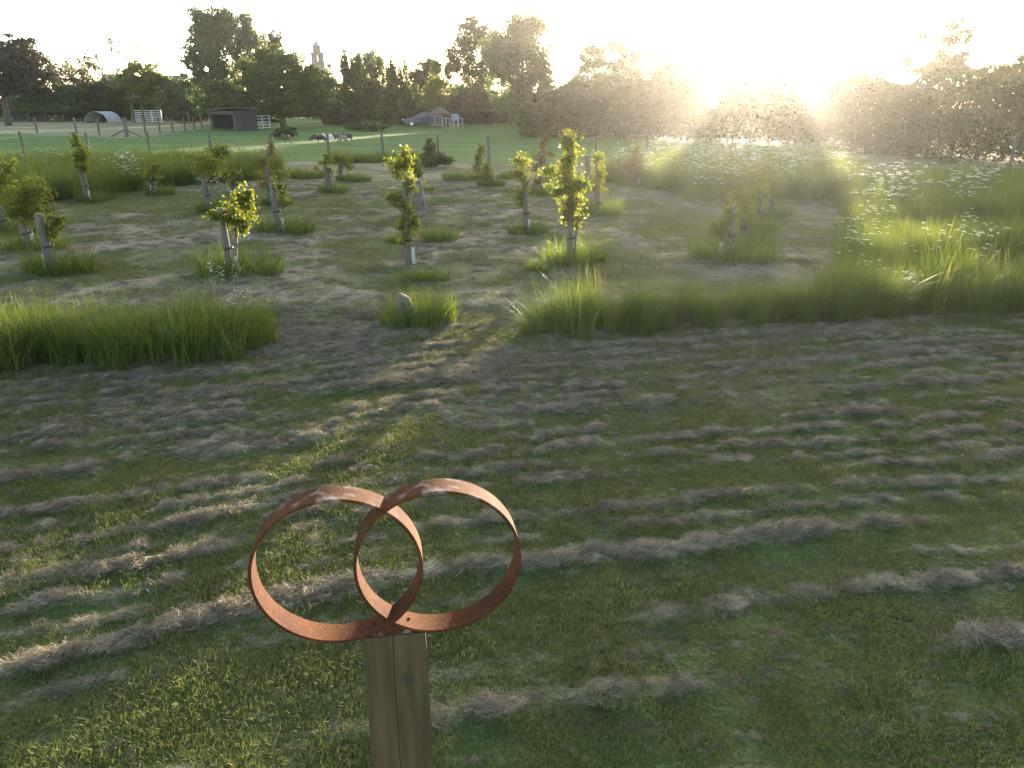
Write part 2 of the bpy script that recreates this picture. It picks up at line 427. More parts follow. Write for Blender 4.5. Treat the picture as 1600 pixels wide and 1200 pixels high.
def scatter(name, src, n_src, pts, scl, label, cat, rz=None, tilt=.0, sy=None):
    n = len(pts); rg = np.random.default_rng(len(name) * 31 + n)
    me = bpy.data.meshes.new(name)
    me.vertices.add(n); me.vertices.foreach_set('co', np.asarray(pts, np.float32).ravel())
    rot = np.zeros((n, 3), np.float32); rot[:, 2] = rg.random(n) * 6.283 if rz is None else rz
    if tilt: rot[:, :2] = rg.normal(0, tilt, (n, 2))
    a = me.attributes.new('rot', 'FLOAT_VECTOR', 'POINT'); a.data.foreach_set('vector', rot.ravel())
    s3 = np.repeat(np.asarray(scl, np.float32)[:, None], 3, 1)
    if sy is not None: s3[:, 2] *= sy
    a = me.attributes.new('scl', 'FLOAT_VECTOR', 'POINT'); a.data.foreach_set('vector', s3.ravel())
    a = me.attributes.new('pick', 'INT', 'POINT'); a.data.foreach_set('value', rg.integers(0, n_src, n).astype(np.int32))
    o = add(name, me)
    ng = bpy.data.node_groups.new(name, 'GeometryNodeTree')
    ng.interface.new_socket('Geometry', in_out='INPUT', socket_type='NodeSocketGeometry')
    ng.interface.new_socket('Geometry', in_out='OUTPUT', socket_type='NodeSocketGeometry')
    gi = ng.nodes.new('NodeGroupInput'); go = ng.nodes.new('NodeGroupOutput')
    ip = ng.nodes.new('GeometryNodeInstanceOnPoints'); ci = ng.nodes.new('GeometryNodeCollectionInfo')
    ci.inputs['Collection'].default_value = src; ci.inputs['Separate Children'].default_value = True; ci.inputs['Reset Children'].default_value = True
    ip.inputs['Pick Instance'].default_value = True
    def na(nm, dt):
        q = ng.nodes.new('GeometryNodeInputNamedAttribute'); q.data_type = dt; q.inputs['Name'].default_value = nm; return q.outputs[0]
    L = ng.links.new
    L(gi.outputs[0], ip.inputs['Points']); L(ci.outputs[0], ip.inputs['Instance'])
    L(na('rot', 'FLOAT_VECTOR'), ip.inputs['Rotation']); L(na('scl', 'FLOAT_VECTOR'), ip.inputs['Scale']); L(na('pick', 'INT'), ip.inputs['Instance Index'])
    L(ip.outputs[0], go.inputs[0])
    md = o.modifiers.new('scatter', 'NODES'); md.node_group = ng
    tag(o, label, cat, kind='stuff')
    return o

def pts_z(x, y): return np.stack([x, y, height_of(x, y)], 1)

PL = GP((-170, 612), (0, 580), (200, 566), (405, 548), (392, 521), (200, 522), (0, 522), (-170, 525))
PR = GP((822, 528), (1000, 521), (1200, 513), (1400, 501), (1600, 489), (1800, 477), (1800, 300), (1600, 288), (1420, 285), (1345, 300), (1322, 345), (1318, 440), (1285, 478), (1100, 497), (838, 501))
PB = GP((-160, 345), (60, 322), (110, 313), (230, 297), (330, 287), (430, 275), (430, 264), (200, 264), (-160, 272))
PP = GP((945, 284), (1060, 303), (1200, 310), (1330, 315), (1350, 292), (1300, 266), (1150, 262), (990, 264))
def in_long(x, y): return inpoly(x, y, PL) | inpoly(x, y, PR) | inpoly(x, y, PB) | inpoly(x, y, PP)
def in_view(x, y, m=.6): return np.abs(x) < .75 * y + m

# short lawn blades close to the camera, coarser further off
lawn_src = sources('short_grass', [mesh_np('lawn_patch', *blades(460, .17, .014, .040, .0030, 2, .8, np.random.default_rng(100 + i), sq=True)[:2], M_lawn,
                   blades(460, .17, .014, .040, .0030, 2, .8, np.random.default_rng(100 + i), sq=True)[2]) for i in range(6)])
def sow(y0, y1, dens, keep):
    A = .75 * (y0 + y1) + 1.2; n = int(dens * (y1 - y0) * A)
    y = np.sqrt(rng.uniform(y0 ** 2, y1 ** 2, n)); x = rng.uniform(-1, 1, n) * (.75 * y + .6)
    k = keep(x, y); return x[k], y[k]
def lawn_keep(x, y): return (rng.random(len(x)) > .6 * hay_of(x, y)) & ~in_long(x, y)
x, y = sow(1.7, 9.2, 48, lawn_keep)
lush = sst(.35, .7, fbm(x, y, .8, 70, 3))
p1 = pts_z(x, y)
scatter('short_grass', lawn_src, 6, p1, .75 + .45 * lush * rng.uniform(.6, 1.2, len(x)), 'short mown grass covering the near track in front of the rings', 'grass', tilt=.05)
x, y = sow(9, 24, 7, lawn_keep)
scatter('orchard_grass', lawn_src, 6, pts_z(x, y), rng.uniform(1.3, 2.2, len(x)), 'thin mown grass between the staked saplings', 'grass', tilt=.05, sy=.8)

hay_src = sources('cut_hay', [mesh_np('hay_heap', *(lambda q: q[:2])(strands(95, .062, .018, .085, .0017, np.random.default_rng(200 + i))), M_hay,
                  strands(95, .062, .018, .085, .0017, np.random.default_rng(200 + i))[2]) for i in range(6)])
def hay_keep(x, y): return (rng.random(len(x)) < np.clip(hay_of(x, y) * 1.25 - .08, .06, 1)) & ~in_long(x, y)
x, y = sow(1.7, 9.4, 520, hay_keep)
hh = hay_of(x, y)
slope = np.arctan(.25 - .022 * x)
scatter('cut_hay', hay_src, 6, pts_z(x, y), .40 + .50 * hh * rng.uniform(.7, 1.2, len(x)), 'dry cut hay lying in broken windrows across the near track', 'hay', rz=slope + rng.normal(0, .55, len(x)), tilt=.16)
x, y = sow(9.0, 26, 22, hay_keep)
scatter('orchard_hay', hay_src, 6, pts_z(x, y), rng.uniform(.6, 1.6, len(x)), 'dry grass cuttings strewn between the staked saplings', 'hay', rz=rng.normal(.1, .6, len(x)), tilt=.06, sy=.8)

long_me = []
for i in range(7):
    q = blades(110, .16, .34, .74, .0085, 5, .55, np.random.default_rng(300 + i), wind=(.12, -.05))
    rgs = np.random.default_rng(340 + i)
    q2 = blades(7 if i < 4 else 15, .18, .55, .95, .0045, 5, .32, rgs, wind=(.08, -.03))       # flowering stalks, straw coloured
    V2 = q2[0].reshape(-1, 6, 2, 3).copy(); md = V2[:, 4].mean(1, keepdims=True); V2[:, 4] = md + (V2[:, 4] - md) * 2.0
    q2 = (V2.reshape(-1, 3), q2[1], .9 + .1 * q2[2])
    Vv = np.concatenate([q[0], q2[0]]); Ff = np.concatenate([q[1], q2[1] + len(q[0])]); rr = np.concatenate([q[2] * .9, q2[2]])
    long_me.append(mesh_np('long_grass_clump', Vv, Ff, M_long, rr))
long_src = sources('long_grass', long_me)
def fill(poly, dens):
    lo, hi = poly.min(0) - .5, poly.max(0) + .5; n = int(dens * np.prod(hi - lo))
    x = rng.uniform(lo[0], hi[0], n); y = rng.uniform(lo[1], hi[1], n)
    jx = (fbm(x, y, 1.6, 91, 3) - .5) * 1.0 + rng.normal(0, .10, n); jy = (fbm(x, y, 1.6, 95, 3) - .5) * .7 + rng.normal(0, .07, n)
    k = inpoly(x + jx, y + jy, poly) & in_view(x, y, 2.0); return x[k], y[k]
x, y = fill(PL, 55)
scatter('long_grass', long_src, 7, pts_z(x, y), rng.uniform(.75, 1.1, len(x)) * (.45 + 1.0 * fbm(x, y, 1.1, 3, 3)), 'strip of uncut long grass at the left edge of the mown track', 'long grass', tilt=.08)
x, y = fill(PR, 36)
band = 1 - sst(.25, .9, V_of(x, y) - 8.2)
dist = np.hypot(x, y)
hgt = (.35 + .95 * fbm(x, y, 1.1, 4, 3)) * np.where(x < 4.2, .92, 1.0)
hgt = np.where(x < 1.6, np.maximum(hgt, .85), hgt)
scatter('meadow_grass', long_src, 7, pts_z(x, y), rng.uniform(.8, 1.15, len(x)) * hgt, 'tall uncut meadow grass on the right, full of cow parsley', 'long grass', tilt=.08)
x, y = fill(PB, 9)
scatter('rough_grass', long_src, 7, pts_z(x, y), rng.uniform(1.0, 1.5, len(x)), 'belt of rough grass behind the saplings on the left', 'long grass', tilt=.08)
x, y = fill(PP, 11)
scatter('flower_meadow_grass', long_src, 7, pts_z(x, y), rng.uniform(1.0, 1.4, len(x)), 'tall grass under the white flowers towards the low sun', 'long grass', tilt=.08)

# ------------------------------------------------------------ foliage builder
def unit(n, rg):
    v = rg.normal(size=(n, 3)); return v / np.linalg.norm(v, axis=1, keepdims=True)
def leaf_quads(P, size, rg, rnd, up=.4, fold=False, out=None):
    n = len(P)
    nrm = unit(n, rg); nrm[:, 2] += up
    if out is not None: nrm += out
    nrm /= np.linalg.norm(nrm, axis=1, keepdims=True)
    t = np.cross(nrm, unit(n, rg)); t /= np.linalg.norm(t, axis=1, keepdims=True) + 1e-9
    bt = np.cross(nrm, t)
    s = (size * rg.uniform(.6, 1.35, n))[:, None]
    if fold:
        lift = nrm * s * .22
        V = np.stack([P - t * s * .5, P + bt * s * .36 + lift, P + t * s * .55 - nrm * s * .12, P - bt * s * .36 + lift], 1)
        b = np.arange(n)[:, None] * 4
        F = np.concatenate([b + np.array([[0, 1, 2]]), b + np.array([[0, 2, 3]])], 0)
        return V.reshape(-1, 3), F, np.concatenate([rnd, rnd])
    V = np.stack([P - t * s * .55, P + bt * s * .38 + t * s * .05, P + t * s * .55, P - bt * s * .38 + t * s * .05], 1)
    return V.reshape(-1, 3), np.arange(n * 4).reshape(n, 4), rnd

def crown_points(lobes, n, rg, nsub=14, sr=.38, droop=0.0, shell=.45, even=False):
    """lobes: (centre, (rx, ry, rz)). returns leaf points, per-leaf value, sub-clump centres per lobe"""
    w = np.array([l[1][0] * l[1][2] for l in lobes]); w = w / w.sum()
    P, Rn, subs = [], [], []
    for (c, r), ww in zip(lobes, w):
        r = np.asarray(r, float); k = max(4, int(nsub * (.5 + ww * len(lobes) * .5)))
        d = unit(k, rg); sc = np.asarray(c) + d * r * rg.uniform(shell, 1.0, (k, 1))
        sr_ = sr * rg.uniform(.55, 1.25, k)
        cnt = rg.multinomial(max(8, int(n * ww)), (sr_ ** 2) / (sr_ ** 2).sum())
        for j in range(k):
            q = unit(cnt[j], rg) * (rg.random((cnt[j], 1)) ** .45) * sr_[j] * r * np.array([1, 1, .8])
            p = sc[j] + q
            if droop: p[:, :2] = sc[j][:2] + q[:, :2] * .6; p[:, 2] -= rg.random(cnt[j]) ** 1.3 * droop
            P.append(p); Rn.append(np.clip(rg.random() * .55 + rg.random(cnt[j]) * .45, 0, 1))
        subs.append(sc)
    return np.concatenate(P), np.concatenate(Rn), subs

def bezier(a, b, rg, sag=.12, n=5):
    a = np.asarray(a, float); b = np.asarray(b, float); L = np.linalg.norm(b - a)
    m = (a + b) / 2 + rg.normal(0, sag * .5, 3) * L; m[2] += sag * L * .5
    t = np.linspace(0, 1, n)[:, None]
    return (1 - t) ** 2 * a + 2 * t * (1 - t) * m + t * t * b

DENS = 3.6
def tree(name, label, Yd, trunk_px, lobes_px, mat, n, size, cat='tree', group=None, sr=.38, nsub=14, droop=0, shell=.45, r0=.22, seed=0, base=None, depth=.9, twigs=5):
    rg = np.random.default_rng(seed + 1000); n = int(n * DENS); sr = sr * 1.05; nsub = int(nsub * 1.9); size = size * .85
    bx = P3(trunk_px, 190, Yd)[0]; O = np.array((bx, Yd, 0.0))
    lobes = []
    for l in lobes_px:
        px, py, rx, ry = l[:4]; off = l[4] if len(l) > 4 else rg.uniform(-.25, .25) * rx
        k = MPP(px, py, Yd); c = P3(px, py, Yd) - O; c[1] += off * k
        lobes.append((c, (rx * k * 1.10, rx * k * depth * 1.10, ry * k * 1.10)))
    P, rv, subs = crown_points(lobes, n, rg, nsub, sr, droop, shell)
    P[:, 2] = np.maximum(P[:, 2], .1 + .3 * rg.random(len(P)))
    e = empty(name, O, label, cat, group)
    top = max(l[0][2] + l[1][2] * .5 for l in lobes); low = min(l[0][2] for l in lobes)
    mb = MB(); fork = np.array((rg.normal(0, .1), rg.normal(0, .1), max(.5, low * .7)))
    mb.tube(np.array([(0, 0, -.1), (.05 * rg.normal(), .05 * rg.normal(), fork[2] * .5), fork]), [r0 * 1.25, r0, r0 * .85], 8)
    for (c, r), sc in zip(lobes, subs):
        mb.tube(bezier(fork, c, rg), np.linspace(r0 * .6, r0 * .22, 5), 6, False)
        for q in sc[:twigs]: mb.tube(bezier(c, q, rg, .1, 4), np.linspace(r0 * .22, r0 * .05, 4), 4, False)
    mb.build('trunk', M_bark, e, smooth=True)
    V, F, rr = leaf_quads(P, size, rg, rv)
    add('crown', mesh_np('crown', V, F, mat, rr), e)
    return e

def bare_tree(name, label, Yd, px, start, dirs, mat, L, depth, leafn, leafsize, seed, r0=.16, group=None):
    rg = np.random.default_rng(seed)
    O = np.array((P3(px, 190, Yd)[0], Yd, 0.0)); e = empty(name, O, label, 'tree', group)
    mb = MB(); tips = []
    def grow(p, d, l, r, k):
        q = p + d * l; mid = (p + q) / 2 + rg.normal(0, .07, 3) * l
        mb.tube([p, mid, q], [r, r * .85, r * .65], 6 if k > 1 else 4, False)
        if k == 0: tips.append(q); return
        for _ in range(rg.integers(2, 4)):
            nd = d + rg.normal(0, .42, 3) + np.array((0, 0, .12)); nd /= np.linalg.norm(nd)
            grow(q, nd, l * rg.uniform(.62, .88), r * .62, k - 1)
        if k < depth - 1: tips.append(q)
    fork = np.array((0, 0, start)); mb.tube([(0, 0, -.1), (.08, 0, start * .5), fork], [r0 * 1.3, r0 * 1.1, r0], 8)
    for d in dirs:
        d = np.array(d, float); d /= np.linalg.norm(d); grow(fork, d, L, r0 * .7, depth)
    mb.build('trunk', M_bark, e)
    T = np.array(tips)
    P = T[rg.integers(0, len(T), leafn)] + rg.normal(0, .22, (leafn, 3))
    V, F, rr = leaf_quads(P, leafsize, rg, rg.random(leafn))
    add('crown', mesh_np('crown', V, F, mat, rr), e)
    return e

# ------------------------------------------------------------ background trees, left to right
tree('copper_beech', 'dark coppery spreading tree at the far left edge above the clipped hedge', 88, 12, [(18, 105, 52, 40), (-25, 100, 55, 48), (48, 122, 28, 22), (8, 76, 34, 20), (30, 135, 36, 14)], M_copper, 6500, .36, seed=1, sr=.34, r0=.3)
tree('thin_tree', 'thinly leaved pale tree just right of the dark coppery tree', 112, 105, [(100, 118, 30, 24), (82, 112, 16, 16), (132, 103, 14, 18), (120, 120, 22, 16)], M_pale, 1000, .32, seed=2, sr=.30, nsub=22, r0=.12, shell=.3)
bare_tree('leaning_bare_tree', 'half-bare tree with crooked limbs leaning left over the scrub', 98, 209, 3.6, [(-.45, 0, 1), (.1, .2, 1), (-1, -.1, .55)], M_far, 2.4, 3, 420, .28, 3, .17)
tree('round_topped_tree', 'low round green tree with yellow tips between the bare tree and the house roof', 98, 225, [(225, 116, 26, 16), (248, 124, 16, 12), (205, 124, 16, 10), (222, 140, 30, 16)], M_yel, 2600, .33, seed=4, r0=.16)
tree('big_left_willow', 'tallest grey-green willow on the left with a broad domed crown', 96, 345, [(345, 62, 44, 36), (312, 58, 28, 36), (385, 62, 28, 38), (345, 30, 46, 18), (300, 92, 18, 24), (388, 104, 26, 28), (345, 104, 34, 22), (318, 118, 26, 16)], M_willow, 10000, .30, seed=5, sr=.40, nsub=22, r0=.32, droop=.4, shell=.2)
bare_tree('twiggy_tree', 'nearly leafless twiggy sapling tree beside the dark house roof', 100, 277, 3.0, [(-.25, 0, 1), (.2, 0, 1)], M_pale, 1.7, 3, 90, .22, 6, .09)
tree('dark_oak', 'broad dark green oak standing behind the field shelter, left of the church tower', 80, 442, [(440, 122, 48, 40), (402, 128, 32, 34), (478, 132, 26, 30), (432, 92, 30, 16), (466, 160, 40, 20), (404, 165, 30, 20), (490, 158, 20, 20)], M_oak, 8500, .30, seed=7, sr=.33, nsub=20, r0=.3)
tree('purplish_tree', 'small dark purplish treetop showing above the oak', 112, 428, [(428, 60, 13, 15), (424, 82, 17, 20)], M_copper, 900, .32, seed=8, nsub=12, r0=.14)
tree('dark_scrub_tree', 'thin dark tree just right of the church tower', 100, 515, [(513, 122, 14, 16), (522, 145, 18, 24), (508, 165, 22, 18)], M_far, 1700, .30, seed=9, r0=.12)
tree('weeping_birch', 'weeping birch with hanging shoots, left of three right of the church tower', 90, 555, [(552, 100, 20, 24), (556, 138, 24, 32), (545, 160, 20, 24)], M_far, 3600, .26, droop=1.6, seed=10, nsub=20, sr=.26, r0=.14)
tree('weeping_birch', 'tallest weeping birch, middle of three right of the church tower', 97, 582, [(580, 90, 24, 18), (582, 120, 26, 30), (592, 152, 26, 28)], M_willow, 3600, .27, droop=1.2, seed=11, nsub=20, sr=.26, r0=.15)
tree('weeping_birch', 'thin dark weeping birch, right of three right of the church tower', 93, 622, [(620, 106, 17, 18), (622, 138, 20, 28), (632, 160, 18, 22)], M_far, 2900, .26, droop=1.5, seed=12, nsub=18, sr=.26, r0=.13)
tree('dark_evergreen', 'dense dark rounded tree behind the summerhouse', 102, 662, [(662, 115, 17, 20), (656, 140, 20, 28), (672, 104, 12, 10)], M_oak, 2400, .30, seed=13, r0=.2)
tree('yellow_green_tree', 'sunlit yellow-green tree directly behind the summerhouse', 95, 690, [(690, 116, 15, 22), (686, 150, 22, 26), (668, 165, 24, 18)], M_yel, 2800, .28, seed=14, r0=.16)
tree('tall_gappy_tree', 'tall dark gappy tree left of the pale willow', 98, 738, [(732, 60, 24, 28), (722, 94, 22, 26), (744, 122, 24, 28), (736, 42, 18, 14), (762, 62, 16, 24), (742, 158, 30, 24), (770, 100, 20, 30)], M_far, 6000, .29, seed=15, sr=.34, nsub=22, r0=.26)
tree('pale_willow', 'big pale willow with drooping crown near the middle of the tree line', 84, 815, [(815, 56, 44, 36), (800, 76, 46, 30), (788, 100, 34, 38), (842, 108, 32, 42), (848, 152, 28, 26), (800, 152, 40, 28), (824, 30, 30, 15), (775, 78, 22, 24)], M_willow, 12000, .27, droop=.9, seed=16, sr=.42, nsub=22, r0=.34, shell=.2)
tree('hazy_tree', 'rounded hazy tree right of the pale willow', 96, 935, [(922, 88, 20, 18), (958, 82, 24, 20), (934, 116, 36, 26), (978, 108, 20, 26), (912, 148, 34, 30), (960, 150, 36, 30)], M_far, 5600, .30, seed=17, nsub=18, r0=.22)
tree('hazy_oak', 'tall hazy tree at the left edge of the sun glare', 97, 1050, [(1056, 76, 30, 22), (1026, 98, 26, 26), (1072, 112, 24, 36), (1012, 138, 34, 34), (1052, 146, 40, 30), (988, 118, 26, 42)], M_far, 6000, .30, seed=18, nsub=18, r0=.26)
tree('tall_thin_tree', 'tall half-bare tree with a thin feathery top on the right above the hedge', 58, 1478, [(1476, 62, 44, 30), (1440, 55, 20, 22), (1510, 50, 26, 26), (1492, 36, 26, 14)], M_pale, 1300, .16, seed=19, nsub=30, sr=.22, r0=.14, shell=.2, twigs=14)
tree('rusty_tree', 'dense reddish tree under the thin feathery treetop', 54, 1480, [(1478, 96, 30, 16), (1462, 112, 34, 14), (1500, 110, 20, 14), (1414, 98, 10, 9)], M_sapr, 2600, .17, seed=20, r0=.16)
tree('yellow_bush_tree', 'sunlit yellow-green bush above the blossoming hedge on the right', 46, 1550, [(1552, 118, 34, 14), (1528, 124, 20, 12), (1580, 120, 16, 12)], M_yel, 2400, .15, seed=21, r0=.14)
tree('edge_tree', 'golden tree cut by the right edge of the view', 44, 1605, [(1606, 100, 16, 14), (1620, 120, 24, 18)], M_yel, 1300, .16, seed=22, r0=.14)

# understorey bushes: every bush its own thing
def bush(name, label, Yd, lobes, mat, n, size, seed, group=None, cat='bush', nsub=20, **k):
    n = int(n * 1.6); lobes = lobes + [(l[0], l[1] + l[3] * .55, l[2] * 1.05, l[3] * .75) for l in lobes]
    return tree(name, label, Yd, lobes[0][0], lobes, mat, n, size, cat, group, seed=seed, r0=.07, nsub=nsub, twigs=3, **k)
bush('clipped_hedge', 'clipped dark hedge along the far left of the hay paddock', 106, [(-60, 166, 50, 10), (10, 164, 40, 9), (60, 167, 34, 9), (105, 168, 30, 9)], M_oak, 3000, .33, 31, cat='hedge')
bush('scrub_bush', 'dark scrub bush left of the corrugated ark', 112, [(130, 142, 26, 22), (120, 164, 30, 18)], M_far, 2200, .32, 32)
bush('scrub_bush', 'wide scrub bush behind the corrugated ark', 112, [(170, 138, 30, 20), (176, 160, 34, 20)], M_far, 2800, .32, 33)
bush('scrub_bush', 'scrub bush behind the silver field gate', 112, [(232, 152, 34, 20), (228, 168, 36, 14)], M_oak, 2600, .32, 34)
bush('scrub_bush', 'greyish scrub bush left of the field shelter', 99, [(290, 148, 34, 22), (296, 168, 36, 16)], M_willow, 2800, .32, 35)
bush('scrub_bush', 'dark scrub bush directly behind the field shelter', 90, [(350, 150, 36, 22), (358, 165, 34, 16)], M_far, 2800, .3, 36)
bush('garden_shrub', 'small bright yellow shrub in the garden under the oak', 84, [(509, 184, 5, 7)], M_yel, 260, .22, 37)
bush('garden_shrub', 'greyish blossoming shrub right of the bright yellow shrub', 88, [(528, 178, 16, 16), (518, 170, 12, 12)], M_willow, 1100, .26, 38)
bush('dark_shrub', 'dark shrub under the weeping birches', 92, [(570, 178, 28, 16), (600, 180, 22, 14)], M_far, 2200, .28, 39)
bush('dark_shrub', 'dark shrub between the birches and the parked car', 94, [(632, 176, 22, 18)], M_oak, 1400, .28, 40)
bush('reddish_shrub', 'brownish-red shrub right of the timber frame', 93, [(748, 165, 30, 24), (728, 178, 18, 14), (776, 176, 22, 16)], M_copper, 2600, .27, 41)
bush('dark_shrub', 'dark shrub at the foot of the pale willow', 92, [(835, 178, 40, 18), (880, 172, 30, 22)], M_far, 2600, .28, 42)
bush('dark_shrub', 'hazy shrub behind the timber gate', 90, [(930, 178, 40, 18), (975, 172, 36, 22), (1020, 172, 30, 22)], M_far, 3000, .28, 43)
bush('round_field_bush', 'low round dark bush in the pasture behind the lone sheep', 57, [(446, 207, 15, 8), (440, 210, 12, 6)], M_far, 1200, .14, 44)
bush('bank_shrub', 'low grassy mound of brambles before the birches', 72, [(578, 196, 22, 6), (556, 198, 14, 4)], M_far, 900, .2, 45)
bush('orchard_shrub', 'round dark shrub at the back of the orchard with a shoot on top', 32, [(678, 248, 18, 12), (672, 230, 8, 12), (692, 252, 14, 8)], M_oak, 1500, .08, 46)
bush('dark_shrub', 'dark shrub between the summerhouse and the tall gappy tree', 97, [(712, 160, 24, 20), (705, 176, 28, 14)], M_far, 2600, .28, 51)
bush('dark_shrub', 'dark shrub directly behind the parked car', 98, [(650, 158, 22, 18), (654, 174, 24, 14)], M_oak, 2200, .28, 52)
bush('scrub_bush', 'dark scrub below the house roof', 106, [(262, 138, 26, 14), (268, 150, 34, 18)], M_far, 2400, .32, 53)
bush('scrub_bush', 'dark bush filling the gap under the thin pale tree', 110, [(95, 146, 36, 14), (60, 150, 30, 12)], M_oak, 2400, .32, 54)
bush('scrub_bush', 'dark bush under the big left willow', 92, [(392, 150, 26, 22), (410, 170, 26, 16)], M_far, 2400, .3, 55)
bush('thicket', 'dark thicket closing the view behind the birches', 125, [(520, 162, 40, 22), (590, 155, 44, 24), (660, 155, 44, 24)], M_far, 2600, .42, 48, cat='thicket')
bush('thicket', 'dark thicket closing the view behind the pale willow', 125, [(720, 154, 44, 24), (780, 154, 44, 24), (840, 154, 44, 24), (900, 154, 44, 24), (980, 154, 44, 24), (1050, 156, 46, 22)], M_far, 5200, .42, 49, cat='thicket')
bush('thicket', 'dark thicket closing the view at the far left', 128, [(-150, 166, 70, 18), (-40, 166, 60, 18), (60, 165, 60, 16), (160, 164, 60, 18), (260, 164, 60, 18), (360, 164, 60, 18), (440, 166, 50, 18)], M_far, 4200, .45, 50, cat='thicket')

# hedges towards the sun and on the right
SD = np.array((math.sin(SUN_AZ), math.cos(SUN_AZ))); SP_ = np.array((math.cos(SUN_AZ), -math.sin(SUN_AZ)))
def hedge(name, label, pts, n, size, mat, seed, blossom=0, thick=1.1):
    """pts: (x, y, height) along the hedge"""
    rg = np.random.default_rng(seed); pts = np.array(pts, float)
    d = np.concatenate([[0], np.cumsum(np.hypot(*np.diff(pts[:, :2], axis=0).T))])
    O = np.array((pts[0, 0], pts[0, 1], 0)); e = empty(name, O, label, 'hedge')
    s = rg.uniform(0, d[-1], n)
    x = np.interp(s, d, pts[:, 0]); y = np.interp(s, d, pts[:, 1]); h = np.interp(s, d, pts[:, 2])
    h = h * (.72 + .56 * fbm(s, s * 0 + seed, .55, seed, 4))
    hz = rg.random(n) ** .75
    bul = thick * (.75 + .5 * fbm(s, hz * 6, .9, seed + 5, 3)) * np.sqrt(np.clip(1.02 - hz ** 4, 0, 1))
    tx = np.gradient(pts[:, 0]); ty = np.gradient(pts[:, 1]); L = np.hypot(tx, ty)
    nxn = np.interp(s, d, -ty / L); nyn = np.interp(s, d, tx / L)
    off = rg.choice([-1, 1], n) * bul * rg.random(n) ** .35
    P = np.stack([x + nxn * off - O[0], y + nyn * off - O[1], hz * h + .05], 1) + rg.normal(0, .07, (n, 3))
    P[:, 2] = np.maximum(P[:, 2], .05)
    cl = fbm(s, hz * 5, 1.6, seed + 9, 3)
    V, F, rr = leaf_quads(P, size, rg, np.clip(.9 * cl + .45 * (rg.random(n) - .5), 0, 1))
    add('foliage', mesh_np('foliage', V, F, mat, rr), e)
    mb = MB()
    for t in np.arange(.4, d[-1], 1.2):
        q = np.array((np.interp(t, d, pts[:, 0]) - O[0], np.interp(t, d, pts[:, 1]) - O[1], 0)); hh = np.interp(t, d, pts[:, 2])
        mb.tube(bezier(q + (0, 0, -.1), q + np.array((rg.normal(0, .3), rg.normal(0, .3), hh * .85)), rg, .08), np.linspace(.07, .02, 5), 5, False)
    tag(mb.build('stems', M_bark, e), kind='stuff')
    if blossom:
        k = (cl > .52) & (np.abs(off) > bul * .6); idx = np.nonzero(k)[0]; idx = rg.choice(idx, min(blossom, len(idx)), replace=False)
        V, F, rr = leaf_quads(P[idx] + rg.normal(0, .06, (len(idx), 3)), size * .6, rg, rg.random(len(idx)))
        add('blossom', mesh_np('blossom', V, F, M_white, rr), e)
    return e
def US(u, D): return SD * D + SP_ * u
prof = [(-17, 2.2), (-14, 3.0), (-8, 3.4), (-6.5, 4.0), (-4.2, 4.3), (-3.72, 4.0), (-3.56, 1.9), (-2.45, 1.9), (-2.3, 3.8), (-1, 3.8), (1.6, 3.5), (2.1, 2.6), (2.8, 1.8), (6.3, 1.8), (7.5, 2.6), (9, 3.0)]
hedge('field_hedge', 'hazy field hedge under the low sun with a notch in its top', [(*US(u, 54 - .25 * u), h + .42) for u, h in prof], 85000, .17, M_haw, 61, 150, 1.6)
hedge('hawthorn_hedge', 'tall hawthorn hedge in white blossom along the right of the field', [(*(US(9, 51.75)), 3.1), (19.2, 45, 3.6), (20.5, 39, 3.7), (22.5, 35.5, 3.6), (25.5, 32.5, 3.5), (30, 29, 3.5)], 85000, .135, M_haw, 62, 900, 1.8)
hedge('back_hedge', 'low hazy hedge behind the timber rails, left of the sun glare', [(2, 86, 3.2), (8, 80, 3.2), (*US(-17, 58.5), 2.6)], 22000, .30, M_haw, 63, 400)
hedge('horizon_hedge', 'distant hedge line beyond the sun glare', [(30, 150, 4.5), (60, 145, 5), (95, 120, 5), (120, 90, 5)], 9000, .6, M_far, 64, 0, 2.5)

# ------------------------------------------------------------ saplings, stakes, tufts
tuft_me = []
for i in range(7):
    rg = np.random.default_rng(500 + i)
    q = blades(620, .42, .16, .46, .0095, 4, .6, rg, wind=(.08, -.03))
    V = q[0].copy(); V[:, 0] *= rg.uniform(1.0, 1.5)
    tuft_me.append(mesh_np('grass_tuft', V, q[1], M_long, q[2]))
def tuft(x, y, s, label, sz=1.0, group=None):
    o = add('grass_tuft', tuft_me[random.randrange(7)], None, (x, y, float(height_of(x, y)) - .01))
    o.scale = (s, s * .8, s * sz); o.rotation_euler = (0, 0, random.uniform(-.5, .5))
    return tag(o, label, 'grass tuft', group or 'grass tufts left round the sapling feet')

GUARD = [i in (0, 1, 3, 4, 7, 9, 13, 17, 21, 22) for i in range(40)]
def stake(px, py, top_py, w, what, guard=True):
    x, y = G(px, py); k = MPP(px, py, y); hgt = max(.35, P3(px, top_py, y)[2])
    e = empty('tree_stake', (x, y, float(height_of(x, y))), 'timber stake ' + what.replace('of the sapling', 'of sapling'), 'tree stake', 'timber stakes beside the saplings')
    lean = random.uniform(-.03, .03); r = w * k / 2 * .80
    mb = MB(); mb.tube([(0, 0, -.1), (lean * hgt * .5, 0, hgt * .5), (lean * hgt, 0, hgt - .012), (lean * hgt, 0, hgt)], [r * 1.05, r, r * .98, r * .86], 12)
    mb.build('post', M_stake, e, smooth=False)
    mb = MB(); a = np.linspace(0, 2 * math.pi, 17); zt = min(.42, hgt * .5)
    mb.tube(np.stack([np.cos(a) * (r + .012) + r * .5 + lean * zt, np.sin(a) * (r + .02), zt + .01 * np.cos(a)], 1) * np.array([1.0, 1, 1]), .016, 5)
    mb.build('tie', M_rub, e)
    return e

